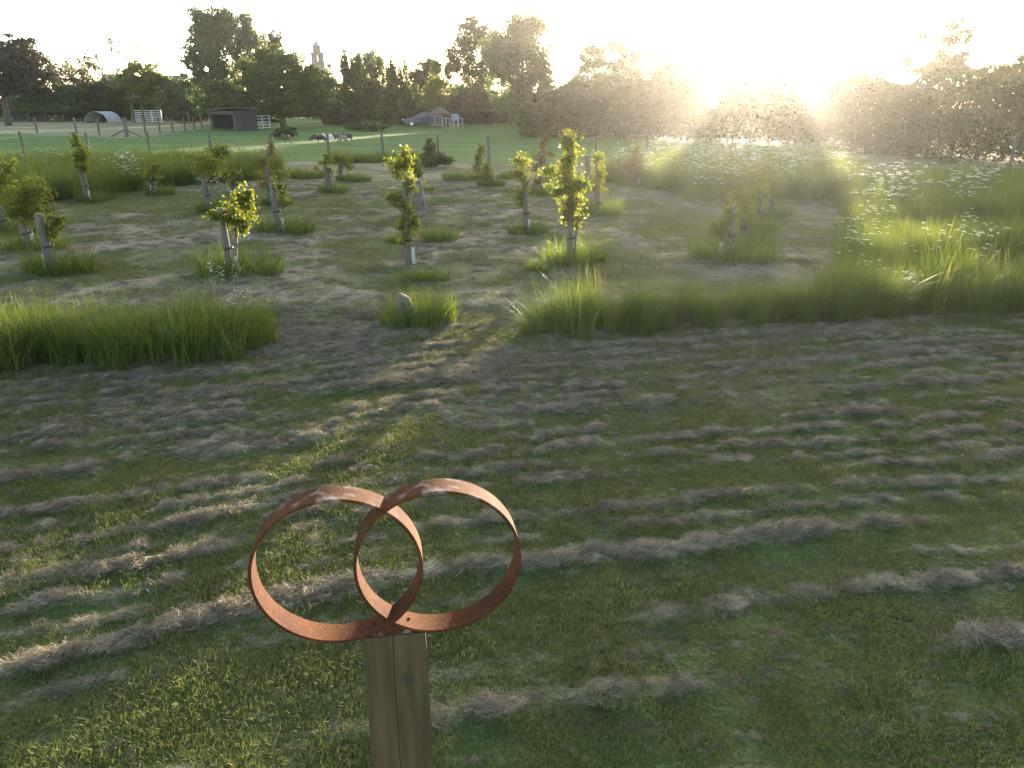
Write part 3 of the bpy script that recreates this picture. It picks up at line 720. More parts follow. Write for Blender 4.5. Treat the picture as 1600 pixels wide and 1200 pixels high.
def sapling(px, py, lobes_px, label, n, mat=None, leaf=.085, side=1, seed=0, guard=True, sr=.56, nsub=17):
    n = int(n * 1.8)
    rg = np.random.default_rng(seed + 700); mat = mat or M_sap
    x, y = G(px, py); k = MPP(px, py, y); x += side * .10
    z0 = float(height_of(x, y)); O = np.array((x, y, z0)); e = empty('sapling', O, label, 'sapling', 'staked saplings in the orchard')
    lobes = [(P3(a, b, y) - O, (rx * k, rx * k * .8, ry * k)) for a, b, rx, ry in lobes_px]
    lobes.sort(key=lambda l: l[0][2])
    mb = MB(); P, rv, subs = crown_points([(c, tuple(1.22 * v for v in q)) for c, q in lobes], n, rg, nsub, sr, 0, .15)
    stem = [np.array((0, 0, -.05)), np.array((.01, 0, .35))]
    for c, r in lobes: stem.append(np.array((c[0] * .55, c[1], max(c[2], .45 + .02 * len(stem)))))
    hi = lobes[-1]; stem.append(hi[0] + np.array((0, 0, hi[1][2] * .7)))
    stem = np.array(stem); o = np.argsort(stem[:, 2]); stem = stem[o]
    mb.tube(stem, np.linspace(.026, .006, len(stem)), 6)
    for (c, r), sc in zip(lobes, subs):
        i = max(0, np.searchsorted(stem[:, 2], c[2] - .12) - 1); a = stem[i]
        mb.tube(bezier(a, c, rg, .08, 4), [.010, .008, .006, .004], 4, False)
        for q in sc: mb.tube(bezier(c, q, rg, .08, 3), [.005, .004, .002], 3, False)
    mb.build('trunk', M_sapbark, e, smooth=True)
    zlo = lobes[0][0][2] - lobes[0][1][2] * .6; m_ = int(n * .30); tz = rg.uniform(zlo, stem[-1, 2], m_)
    Q = np.stack([np.interp(tz, stem[:, 2], stem[:, 0]), np.interp(tz, stem[:, 2], stem[:, 1]), tz], 1) + rg.normal(0, .075 * MPP(px, py, y) / .0105, (m_, 3))
    P = np.concatenate([P, Q]); rv = np.concatenate([rv, rg.random(m_)])
    V, F, rr = leaf_quads(P, leaf, rg, rv, .5, True)
    add('crown', mesh_np('crown', V, F, mat, rr), e)
    if guard and GUARD[seed]:
        g = MB(); g.tube([(0, 0, .02), (.004, 0, .30)], .030, 8, False); g.build('trunk_guard', M_guard, e, smooth=True)
    return e

SAPS = [  # px, py, stake(px, py, top, width) or None, lobes, words, leaves, material, tuft scale
    (83, 425, (82, 425, 334, 16), [(88, 350, 10, 10), (84, 366, 8, 8), (92, 340, 7, 6)], 'with one small leaf bunch on the near left', 190, None, 1.15),
    (47, 392, (46, 392, 340, 15), [(40, 310, 30, 20), (55, 300, 18, 16), (25, 328, 20, 18), (50, 335, 24, 14), (80, 326, 12, 6)], 'with a broad bushy crown near the left edge', 900, None, 1.0),
    (8, 368, (10, 366, 322, 12), [(5, 285, 18, 18), (15, 265, 12, 14), (-10, 300, 22, 20), (20, 300, 14, 12)], 'cut off by the left edge of the view', 650, None, 1.1),
    (136, 316, (137, 316, 266, 8), [(126, 246, 14, 12), (120, 222, 6, 10), (130, 262, 11, 9)], 'with a small tall crown near the grass belt', 420, None, .75),
    (243, 306, (244, 306, 270, 7), [(242, 265, 12, 12), (240, 280, 10, 6)], 'small and dull green before the left cow parsley', 260, None, .75),
    (326, 332, (327, 332, 272, 9), [(325, 250, 20, 12), (312, 266, 18, 8), (335, 264, 16, 12), (300, 246, 9, 5)], 'with a flat-topped crown left of the middle', 560, None, .8),
    (341, 287, (341, 287, 262, 7), [(338, 246, 18, 14), (350, 236, 12, 10), (336, 262, 12, 8)], 'with a dark round crown behind the flat-topped one', 520, None, .6),
    (363, 432, (362, 432, 328, 13), [(362, 340, 26, 12), (384, 318, 12, 18), (335, 336, 16, 8), (376, 352, 12, 12), (390, 305, 8, 12)], 'with a spreading forked crown beside white cow parsley', 760, None, 1.15),
    (370, 318, (369, 318, 280, 7), [(373, 276, 7, 6), (366, 288, 6, 5)], 'with a tiny tuft of leaves behind the forked one', 130, None, .55),
    (436, 364, (435, 364, 290, 11), [(443, 272, 12, 8), (436, 290, 8, 6), (448, 318, 7, 6), (441, 300, 5, 10)], 'with sparse scattered leaves left of the middle', 240, None, 1.1),
    (426, 322, (424, 322, 262, 9), [(424, 240, 7, 8), (408, 252, 10, 9), (412, 262, 9, 8), (418, 284, 12, 8), (425, 226, 4, 8)], 'with a brownish tip and side shoots behind the sparse one', 380, M_sapr, .8),
    (513, 302, (512, 302, 255, 7), [(511, 246, 8, 9), (495, 262, 5, 5), (514, 268, 5, 9), (508, 256, 8, 5)], 'with very thin foliage right of the sheep', 170, None, .75),
    (533, 283, (533, 283, 256, 6), [(533, 250, 13, 11), (548, 260, 8, 4), (522, 248, 8, 8)], 'with a compact crown just right of the thin one', 320, None, .65),
    (637, 416, (638, 416, 285, 11), [(622, 262, 14, 16), (634, 250, 10, 14), (640, 290, 10, 12), (615, 308, 14, 12), (632, 320, 12, 12), (630, 356, 14, 14), (648, 345, 8, 12), (632, 378, 10, 7)], 'tall and columnar in front of the standing stone', 900, None, 0.0),
    (658, 300, (656, 300, 252, 7), [(648, 262, 14, 12), (642, 246, 8, 10), (655, 272, 8, 8)], 'dark and half hidden behind the standing stone', 300, None, .5),
    (748, 282, (747, 282, 248, 6), [(748, 246, 7, 12), (752, 232, 6, 6), (744, 262, 6, 6)], 'slim and pale at the back of the orchard', 240, None, .7),
    (762, 292, (763, 292, 262, 6), [(762, 276, 11, 8), (760, 262, 5, 8)], 'low and dark right beside the slim pale one', 200, None, .75),
    (819, 366, (821, 366, 290, 9), [(812, 252, 11, 9), (808, 272, 10, 9), (818, 285, 7, 7), (812, 305, 9, 9), (815, 318, 7, 6)], 'with bright bunched leaves left of the big golden one', 480, None, .8),
    (839, 306, (840, 306, 265, 6), [(850, 225, 5, 14), (846, 246, 6, 10), (840, 262, 9, 8), (842, 285, 6, 10), (858, 240, 7, 3)], 'tall, thin and brownish behind the bright bunched one', 260, M_sapr, .75),
    (888, 411, (890, 411, 305, 13), [(885, 222, 9, 14), (888, 246, 12, 16), (858, 268, 14, 8), (884, 278, 18, 12), (878, 298, 20, 10), (906, 292, 16, 12), (895, 320, 18, 14), (905, 342, 9, 9), (884, 335, 12, 10)], 'large and golden, fully sunlit, tallest in the orchard', 1500, None, 1.2),
    (931, 336, (933, 336, 298, 9), [(934, 252, 7, 12), (936, 272, 8, 12), (934, 290, 11, 10)], 'narrow and golden right of the large golden one', 460, None, .95),
    (992, 292, (993, 292, 265, 7), [(992, 240, 7, 10), (990, 256, 16, 12), (994, 272, 12, 8)], 'with orange-lit leaves before the white flowers', 380, M_sapr, .65),  # coppery leaf colour here stands in for the orange light of the glare
    (1132, 408, (1136, 408, 325, 12), [(1132, 352, 14, 8), (1122, 362, 14, 6), (1142, 336, 10, 10)], 'with a drooping side branch in the glare on the right', 360, None, 1.2),
    (1156, 384, (1157, 384, 330, 9), [(1160, 320, 18, 18), (1152, 304, 12, 10), (1166, 344, 14, 12)], 'with a fuller pale crown in the glare', 620, None, .95),
    (1180, 362, (1181, 362, 300, 8), [(1184, 300, 10, 14), (1178, 320, 10, 10)], 'faint in the glare, third of its row', 260, None, .8),
    (1200, 342, (1201, 342, 285, 8), [(1200, 285, 10, 14), (1203, 302, 8, 10)], 'farthest and faintest in the glare', 240, None, .8),
]
for i, (px, py, stk, lobes, words, n, mt, ts) in enumerate(SAPS):
    sapling(px, py, lobes, 'sapling ' + words, n, mt, seed=i, side=1 if i % 2 else -1, leaf=.052 + .02 * (py < 320))
    if stk: stake(*stk, 'of the sapling ' + words)
    if ts:
        x, y = G(px, py); tuft(x + .1, y + .05, ts * 1.05, 'grass tuft round the sapling ' + words, 1.0 if py > 350 else 1.25)
x, y = G(664, 440)
tuft(x, y + .1, .62, 'small grass tuft on bare soil right of the tall columnar sapling', .9)
x, y = G(838, 425); tuft(x, y, .38, 'small bright grass tuft left of the golden sapling', 1.5)
x, y = G(660, 378); tuft(x + .3, y, .8, 'grass tuft between the columnar sapling and the standing stone', 1.1)
x, y = G(620, 378); tuft(x, y, .4, 'little grass tuft behind the columnar sapling on its left', 1.2)
x, y = G(150, 312); tuft(x + .3, y, .5, 'lone dark grass tuft right of the tall small-crowned sapling', .9)
ORD_T = ['leftmost'] + [w + ' from the left' for w in 'second third fourth fifth sixth seventh eighth ninth tenth eleventh twelfth thirteenth fourteenth'.split()] + ['rightmost']
TUS = {p: ORD_T[i] for i, p in enumerate(sorted((480, 455, 560, 715, 545, 600, 575, 345, 395, 500, 880, 960, 660, 800, 1095)))}
for px, py, s in ((480, 280, 1.1), (455, 278, 1.0), (560, 284, .9), (715, 282, 1.0), (545, 254, 1.3), (600, 252, 1.4), (575, 254, 1.2), (345, 282, .9), (395, 280, 1.1), (500, 278, .8), (880, 282, 1.1), (960, 278, 1.0), (660, 262, 1.2), (800, 280, .9), (1095, 312, .95)):
    x, y = G(px, py); tuft(x, y, s, 'dark tussock at the back of the mown orchard, ' + TUS[px], 1.1, 'tussocks along the back of the orchard')
x, y = G(917, 300)
mb = MB(); mb.tube([(0, 0, -.1), (0, 0, 1.05), (0, 0, 1.08)], [.085, .08, .07], 10)
o = mb.build('tree_stake', M_stake, None, (x, y, 0)); tag(o, 'lone dark timber stake without a sapling behind the golden saplings', 'tree stake')

# ------------------------------------------------------------ stones
def stone(px, py, w, d, h, top, label, seed, lean=0):
    rg = np.random.default_rng(seed); bm = bmesh.new()
    bmesh.ops.create_cube(bm, size=1); bmesh.ops.subdivide_edges(bm, edges=bm.edges[:], cuts=5, use_grid_fill=True)
    for v in bm.verts:
        c = v.co; z = c.z + .5; s = 1 - (1 - top) * z ** 1.5
        r = (Vector((c.x, c.y, 0)).length / .5); rd = 1 - .12 * max(0, r - 1)
        nn = vn(c.x * 3 + c.z, c.y * 3 - c.z * 2, 1.3, seed) - .5
        x = c.x * w * s * rd * (1 + .18 * nn); y_ = c.y * d * s * rd * (1 + .18 * nn)
        zz = z * h - (.12 * h * (c.x + .5 + .5 * nn) if z > .9 else 0) + .03 * h * nn
        v.co = (x + lean * zz, y_, zz - .04)
    me = bpy.data.meshes.new('standing_stone'); bm.to_mesh(me); bm.free(); me.materials.append(M_stone)
    for p in me.polygons: p.use_smooth = True
    x, y = G(px, py)
    o = add('standing_stone', me, None, (x, y, float(height_of(x, y)))); o.rotation_euler = (0, 0, rg.uniform(-.2, .2))
    return tag(o, label, 'stone')
stone(651, 338, .46, .28, .98, .72, 'tall grey standing stone behind the columnar sapling', 4, -.03)
stone(637, 512, .25, .18, .46, .42, 'small pale stone poking out of the grass tuft beside the mown track', 9, -.05)
sx, sy = G(640, 520)
tt = tuft(sx + .02, sy + .20, .82, 'sunlit grass tuft hugging the small stone beside the track', 1.55, 'grass tufts near the stone')
tt2 = tuft(sx + .22, sy + .30, .55, 'taller grass tuft just behind the small stone, catching the sun', 2.1, 'grass tufts near the stone')

# ------------------------------------------------------------ cow parsley
def parsley_mesh(seed, nst, h, spread):
    rg = np.random.default_rng(seed); mb = MB(); U = []
    for _ in range(nst):
        b = np.append(rg.normal(0, spread * .3, 2), 0); hh = h * rg.uniform(.6, 1.05)
        t = b + np.append(rg.normal(0, spread, 2), hh); P = bezier(b, t, rg, .06, 4); mb.tube(P, [.006, .005, .004, .003], 3, False); U.append(t)
        for _ in range(rg.integers(1, 4)):
            f = P[rg.integers(1, 3)]; q = f + np.append(rg.normal(0, .13, 2), rg.uniform(.12, .3) * h); mb.tube(bezier(f, q, rg, .1, 3), [.003, .003, .002], 3, False); U.append(q)
    stems = mb.mesh('stems', M_stemgreen)
    Vs, Fs = [], []; n = 0
    for u in U:
        R0 = rg.uniform(.026, .050); k = rg.integers(9, 15)
        tl = rg.normal(0, .12, 2)
        for j in range(k):
            a = rg.random() * 6.283; r = R0 * math.sqrt(rg.random()); c = u + np.array((r * math.cos(a), r * math.sin(a), .012 - 3 * r * r + tl[0] * r * math.cos(a) + tl[1] * r * math.sin(a)))
            s = rg.uniform(.006, .0105); ang = np.arange(6) / 6 * 6.283
            Vs.append(c + np.stack([np.cos(ang) * s, np.sin(ang) * s, rg.normal(0, .003, 6)], 1)); Fs.append(np.arange(6) + n); n += 6
    fl = mesh_np('flower_heads', np.concatenate(Vs), np.array(Fs), M_white, rg.random(len(Fs)))
    return stems, fl
M_stemgreen = noise_mat('green_stems', [(.3, (.05, .085, .02)), (.7, (.09, .13, .035))], 8, bump=0)
PARS = [parsley_mesh(900 + i, 4 + i % 2, .85, .14) for i in range(6)]
def parsley(x, y, s, label, group=None):
    st, fl = PARS[random.randrange(6)]
    e = empty('cow_parsley', (x, y, float(height_of(x, y))), label, 'cow parsley', group, random.uniform(0, 6.28)); e.scale = (s, s, s)
    tag(add('stems', st, e), kind='stuff'); tag(add('flower_heads', fl, e), kind='stuff')
ORD = ['first', 'second', 'third', 'fourth', 'fifth', 'sixth', 'seventh', 'eighth', 'ninth', 'tenth', 'eleventh', 'twelfth', 'thirteenth', 'fourteenth', 'fifteenth', 'sixteenth', 'seventeenth', 'eighteenth']
def place(i, n):
    return 'leftmost' if i == 0 else 'rightmost' if i == n - 1 else ORD[i] + ' from the left'
def patch(pts, s, label, group):
    pts = sorted(pts)
    for i, (px, py) in enumerate(pts):
        x, y = G(px, py); parsley(x, y, s * random.uniform(.85, 1.15), label + ', ' + place(i, len(pts)), group)
patch([(330, 460), (350, 465), (368, 458), (342, 452)], .48, 'white cow parsley at the foot of the forked sapling', 'cow parsley by the forked sapling')
patch([(375, 520), (400, 508)], .6, 'cow parsley at the tip of the left long grass strip', 'cow parsley at the end of the left strip')
patch([(200, 300), (210, 298), (218, 296), (192, 298), (206, 292)], 1.25, 'tall cow parsley in the rough grass belt on the left', 'tall cow parsley on the left')
patch([(30, 282), (55, 280), (80, 278), (45, 284), (95, 276), (66, 276)], 1.1, 'low cow parsley by the dark fence post near the left edge', 'cow parsley near the left edge')
patch([(325, 318), (345, 315), (355, 316), (338, 312)], .7, 'cow parsley around the tiny tufted sapling', 'cow parsley behind the forked sapling')
patch([(random.uniform(1350, 1404), random.uniform(330, 352)) for _ in range(11)], 1.4, 'cow parsley in the left cluster of the right meadow', 'cow parsley in the left cluster of the right meadow')
patch([(random.uniform(1476, 1522), random.uniform(328, 350)) for _ in range(9)], 1.4, 'cow parsley in the right cluster of the right meadow', 'cow parsley in the right cluster of the right meadow')
patch([(random.uniform(1340, 1560), random.uniform(380, 450)) for _ in range(8)], 1.0, 'cow parsley scattered through the near side of the right meadow', 'cow parsley near side of the right meadow')
patch([(1318, 405), (1326, 420), (1322, 435), (1330, 395), (1312, 380), (1345, 470), (1395, 490)], .8, 'cow parsley on the left fringe of the right meadow', 'cow parsley on the fringe of the right meadow')
patch([(1080, 318), (1095, 316), (1108, 318)], 1.1, 'hazy cow parsley round a tuft in the glare', 'hazy cow parsley in the glare')
par_col = bpy.data.collections.new('flower_kinds')
for st, fl in PARS:
    V = np.zeros(len(fl.vertices) * 3, np.float32); fl.vertices.foreach_get('co', V)
    lo = np.zeros(len(fl.loops), np.int32); fl.loops.foreach_get('vertex_index', lo)
    q = mesh_np('flower_mass', V.reshape(-1, 3), lo.reshape(-1, 6), M_white, np.random.default_rng(1).random(len(fl.polygons)))
    par_col.objects.link(bpy.data.objects.new('flower_mass_piece', q))
x, y = fill(PP, 1.5)
scatter('white_flower_mass', par_col, 6, pts_z(x, y), rng.uniform(1.1, 1.6, len(x)), 'hazy white mass of cow parsley flowers before the sun glare', 'cow parsley')

# ------------------------------------------------------------ ring sculpture
m, nt, b = mat_new('rusted_steel')
tc = N(nt, 'ShaderNodeTexCoord')
def tn(sc, det=6):
    n = N(nt, 'ShaderNodeTexNoise'); n.inputs['Scale'].default_value = sc; n.inputs['Detail'].default_value = det
    nt.links.new(tc.outputs['Object'], n.inputs[0]); return n.outputs[0]
base_c = ramp(nt, tn(9), [(.30, (.042, .0165, .0090)), (.5, (.074, .0280, .0110)), (.70, (.108, .0400, .0140))]).outputs[0]
spk = ramp(nt, tn(120, 3), [(.4, (.75, .75, .75)), (.62, (1.1, 1.1, 1.1))]).outputs[0]
mu = N(nt, 'ShaderNodeMix', data_type='RGBA', blend_type='MULTIPLY'); mu.inputs[0].default_value = 1
nt.links.new(base_c, mu.inputs[6]); nt.links.new(spk, mu.inputs[7])
sep = N(nt, 'ShaderNodeSeparateXYZ'); nt.links.new(tc.outputs['Object'], sep.inputs[0])
hi = math_n(nt, 'MULTIPLY', math_n(nt, 'SUBTRACT', sep.outputs['Z'], .125), 14, True)
sp2 = ramp(nt, tn(26, 4), [(.50, (0, 0, 0)), (.66, (1, 1, 1))]).outputs[0]
drop = math_n(nt, 'MULTIPLY', hi, sp2)
cc = mixc(nt, math_n(nt, 'MULTIPLY', drop, .75), mu.outputs[2], (.24, .20, .18))
nt.links.new(cc, b.inputs['Base Color']); b.inputs['Roughness'].default_value = .9; b.inputs['Specular IOR Level'].default_value = .08
bp = N(nt, 'ShaderNodeBump'); bp.inputs['Strength'].default_value = .25; bp.inputs['Distance'].default_value = .002
nt.links.new(tn(160, 3), bp.inputs['Height']); nt.links.new(bp.outputs[0], b.inputs['Normal'])
M_rust = m

m, nt, b = mat_new('green_treated_post')
tc = N(nt, 'ShaderNodeTexCoord'); mp = N(nt, 'ShaderNodeMapping'); mp.inputs['Scale'].default_value = (1, 1, .06); nt.links.new(tc.outputs['Object'], mp.inputs[0])
n1 = N(nt, 'ShaderNodeTexNoise'); n1.inputs['Scale'].default_value = 38; n1.inputs['Detail'].default_value = 7; nt.links.new(mp.outputs[0], n1.inputs[0])
n2 = N(nt, 'ShaderNodeTexNoise'); n2.inputs['Scale'].default_value = 5; nt.links.new(tc.outputs['Object'], n2.inputs[0])
wood = mixc(nt, n2.outputs[0], ramp(nt, n1.outputs[0], [(.3, (.042, .030, .013)), (.7, (.080, .056, .025))]).outputs[0], ramp(nt, n1.outputs[0], [(.3, (.052, .038, .016)), (.7, (.095, .068, .032))]).outputs[0])
gr_ = N(nt, 'ShaderNodeVectorMath', operation='DISTANCE'); gr_.inputs[1].default_value = (.028, -.031, 1.27)
mp2 = N(nt, 'ShaderNodeMapping'); nt.links.new(tc.outputs['Object'], gr_.inputs[0])
knot = ramp(nt, gr_.outputs['Value'], [(.006, (1, 1, 1)), (.020, (0, 0, 0))]).outputs[0]
nt.links.new(mixc(nt, knot, wood, (.035, .028, .018)), b.inputs['Base Color']); b.inputs['Roughness'].default_value = .85; b.inputs['Specular IOR Level'].default_value = .2
bp = N(nt, 'ShaderNodeBump'); bp.inputs['Strength'].default_value = .35; bp.inputs['Distance'].default_value = .003
nt.links.new(n1.outputs[0], bp.inputs['Height']); nt.links.new(bp.outputs[0], b.inputs['Normal'])
M_post = m

PX, PY, PZ = -.288, 1.42, 1.402
sc_e = empty('ring_sculpture', (PX, PY, float(height_of(PX, PY))), 'two interlocked rusty steel rings fixed on a square wooden post in front', 'sculpture', rz=R(9))
mb = MB(); h = .0775; gw = .0008; ch = .007; steps = 26
rgp = np.random.default_rng(5); rows = []
zs = np.linspace(-.3, PZ, steps)
for i, z in enumerate(zs):
    gx_ = -.006 + .010 * (z / PZ - 1) * -1 * 1.6 + .0015 * rgp.normal() + .004 * math.sin(z * 5)
    gd = .010 * (.6 + .4 * (z / PZ)) if z > .2 else .003
    c_ = .002 if i == steps - 1 else 0
    w_ = gw * (.5 + .5 * max(z, 0) / PZ)
    d = .031
    q = [(-h + c_, -d + ch), (-h + ch, -d + c_), (gx_ - w_, -d + c_), (gx_, -d + gd), (gx_ + w_, -d + c_), (h - ch, -d + c_), (h - c_, -d + ch), (h - c_, d - ch), (h - ch, d - c_), (-h + ch, d - c_), (-h + c_, d - ch)]
    rows.append([(a, b_, z) for a, b_ in q])
k = len(rows[0]); Vp = np.array(rows).reshape(-1, 3)
Fp = [(i * k + j, i * k + (j + 1) % k, (i + 1) * k + (j + 1) % k, (i + 1) * k + j) for i in range(steps - 1) for j in range(k)]
tp = (steps - 1) * k
Fp += [(tp + 0, tp + 1, tp + 2, tp + 3, tp + 9, tp + 10), (tp + 3, tp + 4, tp + 5, tp + 6, tp + 7, tp + 8), (tp + 3, tp + 8, tp + 9)]
mb.put(Vp, Fp); post = mb.build('post', M_post, sc_e)
def band(Rr, w, t, n=128):
    a = np.arange(n) / n * 2 * math.pi; ch = .0012
    prof_ = [(Rr - t, -w / 2 + ch), (Rr - t + ch, -w / 2), (Rr - ch, -w / 2), (Rr, -w / 2 + ch), (Rr, w / 2 - ch), (Rr - ch, w / 2), (Rr - t + ch, w / 2), (Rr - t, w / 2 - ch)]
    V = np.array([(r * math.cos(x), y, r * math.sin(x)) for x in a for r, y in prof_]); k = len(prof_)
    F = [(i * k + j, ((i + 1) % n) * k + j, ((i + 1) % n) * k + (j + 1) % k, i * k + (j + 1) % k) for i in range(n) for j in range(k)]
    return V, F
RR, BW, BT = .194, .061, .0075
CZ = PZ + .190
for sx_, dy in ((-.115, 0), (.115, 0)):
    V, F_ = band(RR, BW, BT); q = MB(); q.put(V, F_)
    o = q.build('ring', M_rust, sc_e, (sx_, dy, CZ))
    bolt = MB(); ang = -math.pi / 2 + (.38 if sx_ < 0 else -.42); c_ = np.array((math.cos(ang) * (RR - BT), 0.004, math.sin(ang) * (RR - BT)))
    nrm = np.array((-math.cos(ang), 0, -math.sin(ang)))
    bolt.tube([c_ - nrm * .002, c_ + nrm * .002, c_ + nrm * .0035], [.0045, .0045, .003], 8); bolt.build('screw', M_rust, o)
# steel saddle between post top and the crossing
q = MB()
zc = CZ - math.sqrt(RR * RR - .115 ** 2)
q.put([(-.05, -.024, PZ), (.05, -.024, PZ), (.004, -.024, zc), (-.004, -.024, zc), (-.05, .024, PZ), (.05, .024, PZ), (.004, .024, zc), (-.004, .024, zc)], [(0, 1, 2, 3), (5, 4, 7, 6), (1, 5, 6, 2), (4, 0, 3, 7), (3, 2, 6, 7), (4, 5, 1, 0)])
q.build('saddle_bracket', M_rust, sc_e)

# ------------------------------------------------------------ fences, gates, farm buildings
def fence(name, label, posts, hgt, r, wires=3, mat=M_fpost, top=None):
    O = np.array((*posts[0], 0)); e = empty(name, O, label, 'fence')
    for i, p in enumerate(posts):
        mb = MB(); t = rng.normal(0, .03, 2) * hgt; h_ = hgt * rng.uniform(.93, 1.06)
        mb.tube([(0, 0, -.2), (t[0], t[1], h_ - .03), (t[0], t[1], h_)], [r, r * .95, r * .75], 8)
        mb.build('fence_post', mat, e, np.array((*p, 0)) - O)
    for w in range(wires):
        mb = MB(); z = hgt * (.3 + .62 * w / max(1, wires - 1))
        mb.tube([(*(np.array(p) - O[:2]), z + (.01 if i % 2 else 0)) for i, p in enumerate(posts)], .004, 4); mb.build('wire', M_wire, e)
    return e
fence('wire_fence', 'post and wire fence between the orchard and the green pasture', [G(-70, 244), G(40, 246), G(141, 248), G(236, 250), G(331, 251), G(426, 252), G(515, 253), G(600, 254), G(685, 255), G(765, 256), G(850, 256), G(930, 256), G(1010, 258)], 1.2, .065)
fence('wire_fence', 'wire fence along the front of the pale hay paddock', [G(-60, 206), G(58, 208), G(120, 209), G(156, 212), G(200, 214), G(228, 211), G(250, 208.5), G(270, 206), G(290, 204), G(304, 202.5), G(316, 201)], 1.25, .09)
x, y = G(200, 214); e = empty('corner_strut', (x, y, 0), 'dark braced corner post of the paddock fence with low struts', 'fence post')
mb = MB(); mb.tube([(0, -.12, -.2), (0, -.12, 1.45)], .13, 8); mb.build('corner_post', M_fpost, e)
for s_ in (-1, 1): mb = MB(); mb.tube([(s_ * 1.15, -.25, .05), (0, -.25, .55)], .06, 6); mb.build('strut', M_fpost, e)
fence('back_fence', 'wire fence behind the hay paddock in front of the hedge', [G(-40, 191.5), G(15, 191), G(46, 190.5), G(73, 190), G(98, 189.5), G(118, 189), G(160, 188.5), G(200, 188), G(260, 190), G(297, 194)], 1.5, .11)
fence('right_fence', 'wire fence before the blossoming hedge on the right', [(17.4, 47), (18.4, 41), (19.8, 36.5), (21.8, 33), (25, 30)], 1.25, .07)

def bar_gate(name, label, A, B, hgt, mat, bars=6, r=.03, ups=4):
    A = np.array((*A, 0.)); B = np.array((*B, 0.)); e = empty(name, A, label, 'gate')
    D = B - A
    for i in range(bars):
        mb = MB(); z = .15 + (hgt - .15) * i / (bars - 1); mb.tube([np.array((0, 0, z)), D + np.array((0, 0, z))], r, 6); mb.build('bar', mat, e)
    for i in range(ups):
        mb = MB(); q = D * i / (ups - 1) + np.array((0, -.035, 0)); mb.tube([q + np.array((0, 0, .08)), q + np.array((0, 0, hgt + .05))], r * 1.2, 6); mb.build('upright', mat, e)
    return e
bar_gate('field_gate', 'silver tubular field gate beside the corrugated ark', G(210, 191), G(254, 191.5), 1.45, M_steel, 6, .055, 4)
bar_gate('field_gate', 'grey tubular gate just right of the field shelter', G(400, 203), G(423, 201.5), 1.25, M_steel, 5, .03, 3)
bar_gate('field_gate', 'hazy tubular gate in the far rails, left of the sun glare', G(888, 211), G(928, 213), 1.1, M_steel, 5, .035, 3)

def rail_fence(name, label, pts, hgt, rails, mat):
    O = np.array((*pts[0], 0.)); e = empty(name, O, label, 'fence'); P = [np.array((*p, 0.)) - O for p in pts]
    for p in P: mb = MB(); mb.box(p + np.array((0, 0, hgt / 2)), (.13, .13, hgt + .1)); mb.build('fence_post', mat, e)
    for a, b_ in zip(P[:-1], P[1:]):
        for r_ in range(rails):
            z = hgt * (.25 + .68 * r_ / max(1, rails - 1)); d = b_ - a; L = np.linalg.norm(d)
            mb = MB(); mb.box((a + b_) / 2 + np.array((0, -.085, z)), (L, .035, .10), Matrix.Rotation(math.atan2(d[1], d[0]), 4, 'Z')); mb.build('rail', mat, e)
rail_fence('rail_fence', 'pale timber rail fence before the hazy shrubs', [G(831, 211), G(842, 211), G(884, 211.5)], 1.0, 3, M_frame)
rail_fence('rail_fence', 'pale post and rail fence fading into the sun glare', [G(930, 214), G(940, 215), G(972, 216), G(1008, 218), G(1052, 220), G(1100, 222)], 1.1, 2, M_frame)

# field shelter (timber, open front)
x, y = G(332, 201); x2, y2 = G(369, 204.5); Wd = math.hypot(x2 - x, y2 - y) * 1.02
e = empty('field_shelter', (x, y, 0), 'dark timber field shelter with an open front at the pasture edge', 'field shelter', rz=math.atan2(y2 - y, x2 - x))
D_ = 2.0
def slab(name, c, d, mat, par, M=None): q = MB(); q.box(c, d, M); return q.build(name, mat, par)
nb = 9
for i in range(nb): slab('side_board', (Wd, D_ * (i + .5) / nb, .90 + .008 * (i % 2)), (.05 + .012 * (i % 2), D_ / nb - .02, 1.84), M_dark, e)
for i in range(nb): slab('side_board', (0, D_ * (i + .5) / nb, .84), (.05 + .012 * (i % 2), D_ / nb - .02, 1.66), M_dark, e)
for i in range(12): slab('back_board', (Wd * (i + .5) / 12, D_, .88), (Wd / 12 - .02, .05 + .012 * (i % 2), 1.76), M_dark, e)
slab('fascia', (Wd / 2, -.04, 1.56), (Wd + .1, .06, .34), M_dark, e)
slab('corner_post', (Wd - .02, -.10, .78), (.10, .10, 1.56), M_fpost, e); slab('corner_post', (.02, -.10, .78), (.10, .10, 1.56), M_fpost, e)
slab('roof', (Wd / 2 + .2, D_ / 2, 1.86), (Wd + .8, D_ + .6, .07), M_roofing, e, Matrix.Rotation(R(-2), 4, 'Y') @ Matrix.Rotation(R(-2), 4, 'X'))
slab('earth_floor', (Wd / 2, D_ / 2, .05), (Wd - .1, D_ - .1, .06), M_darkin, e)
for i in range(3): slab('low_board', (.40, .02, .22 + .22 * i), (.7, .05, .18), M_dark, e)

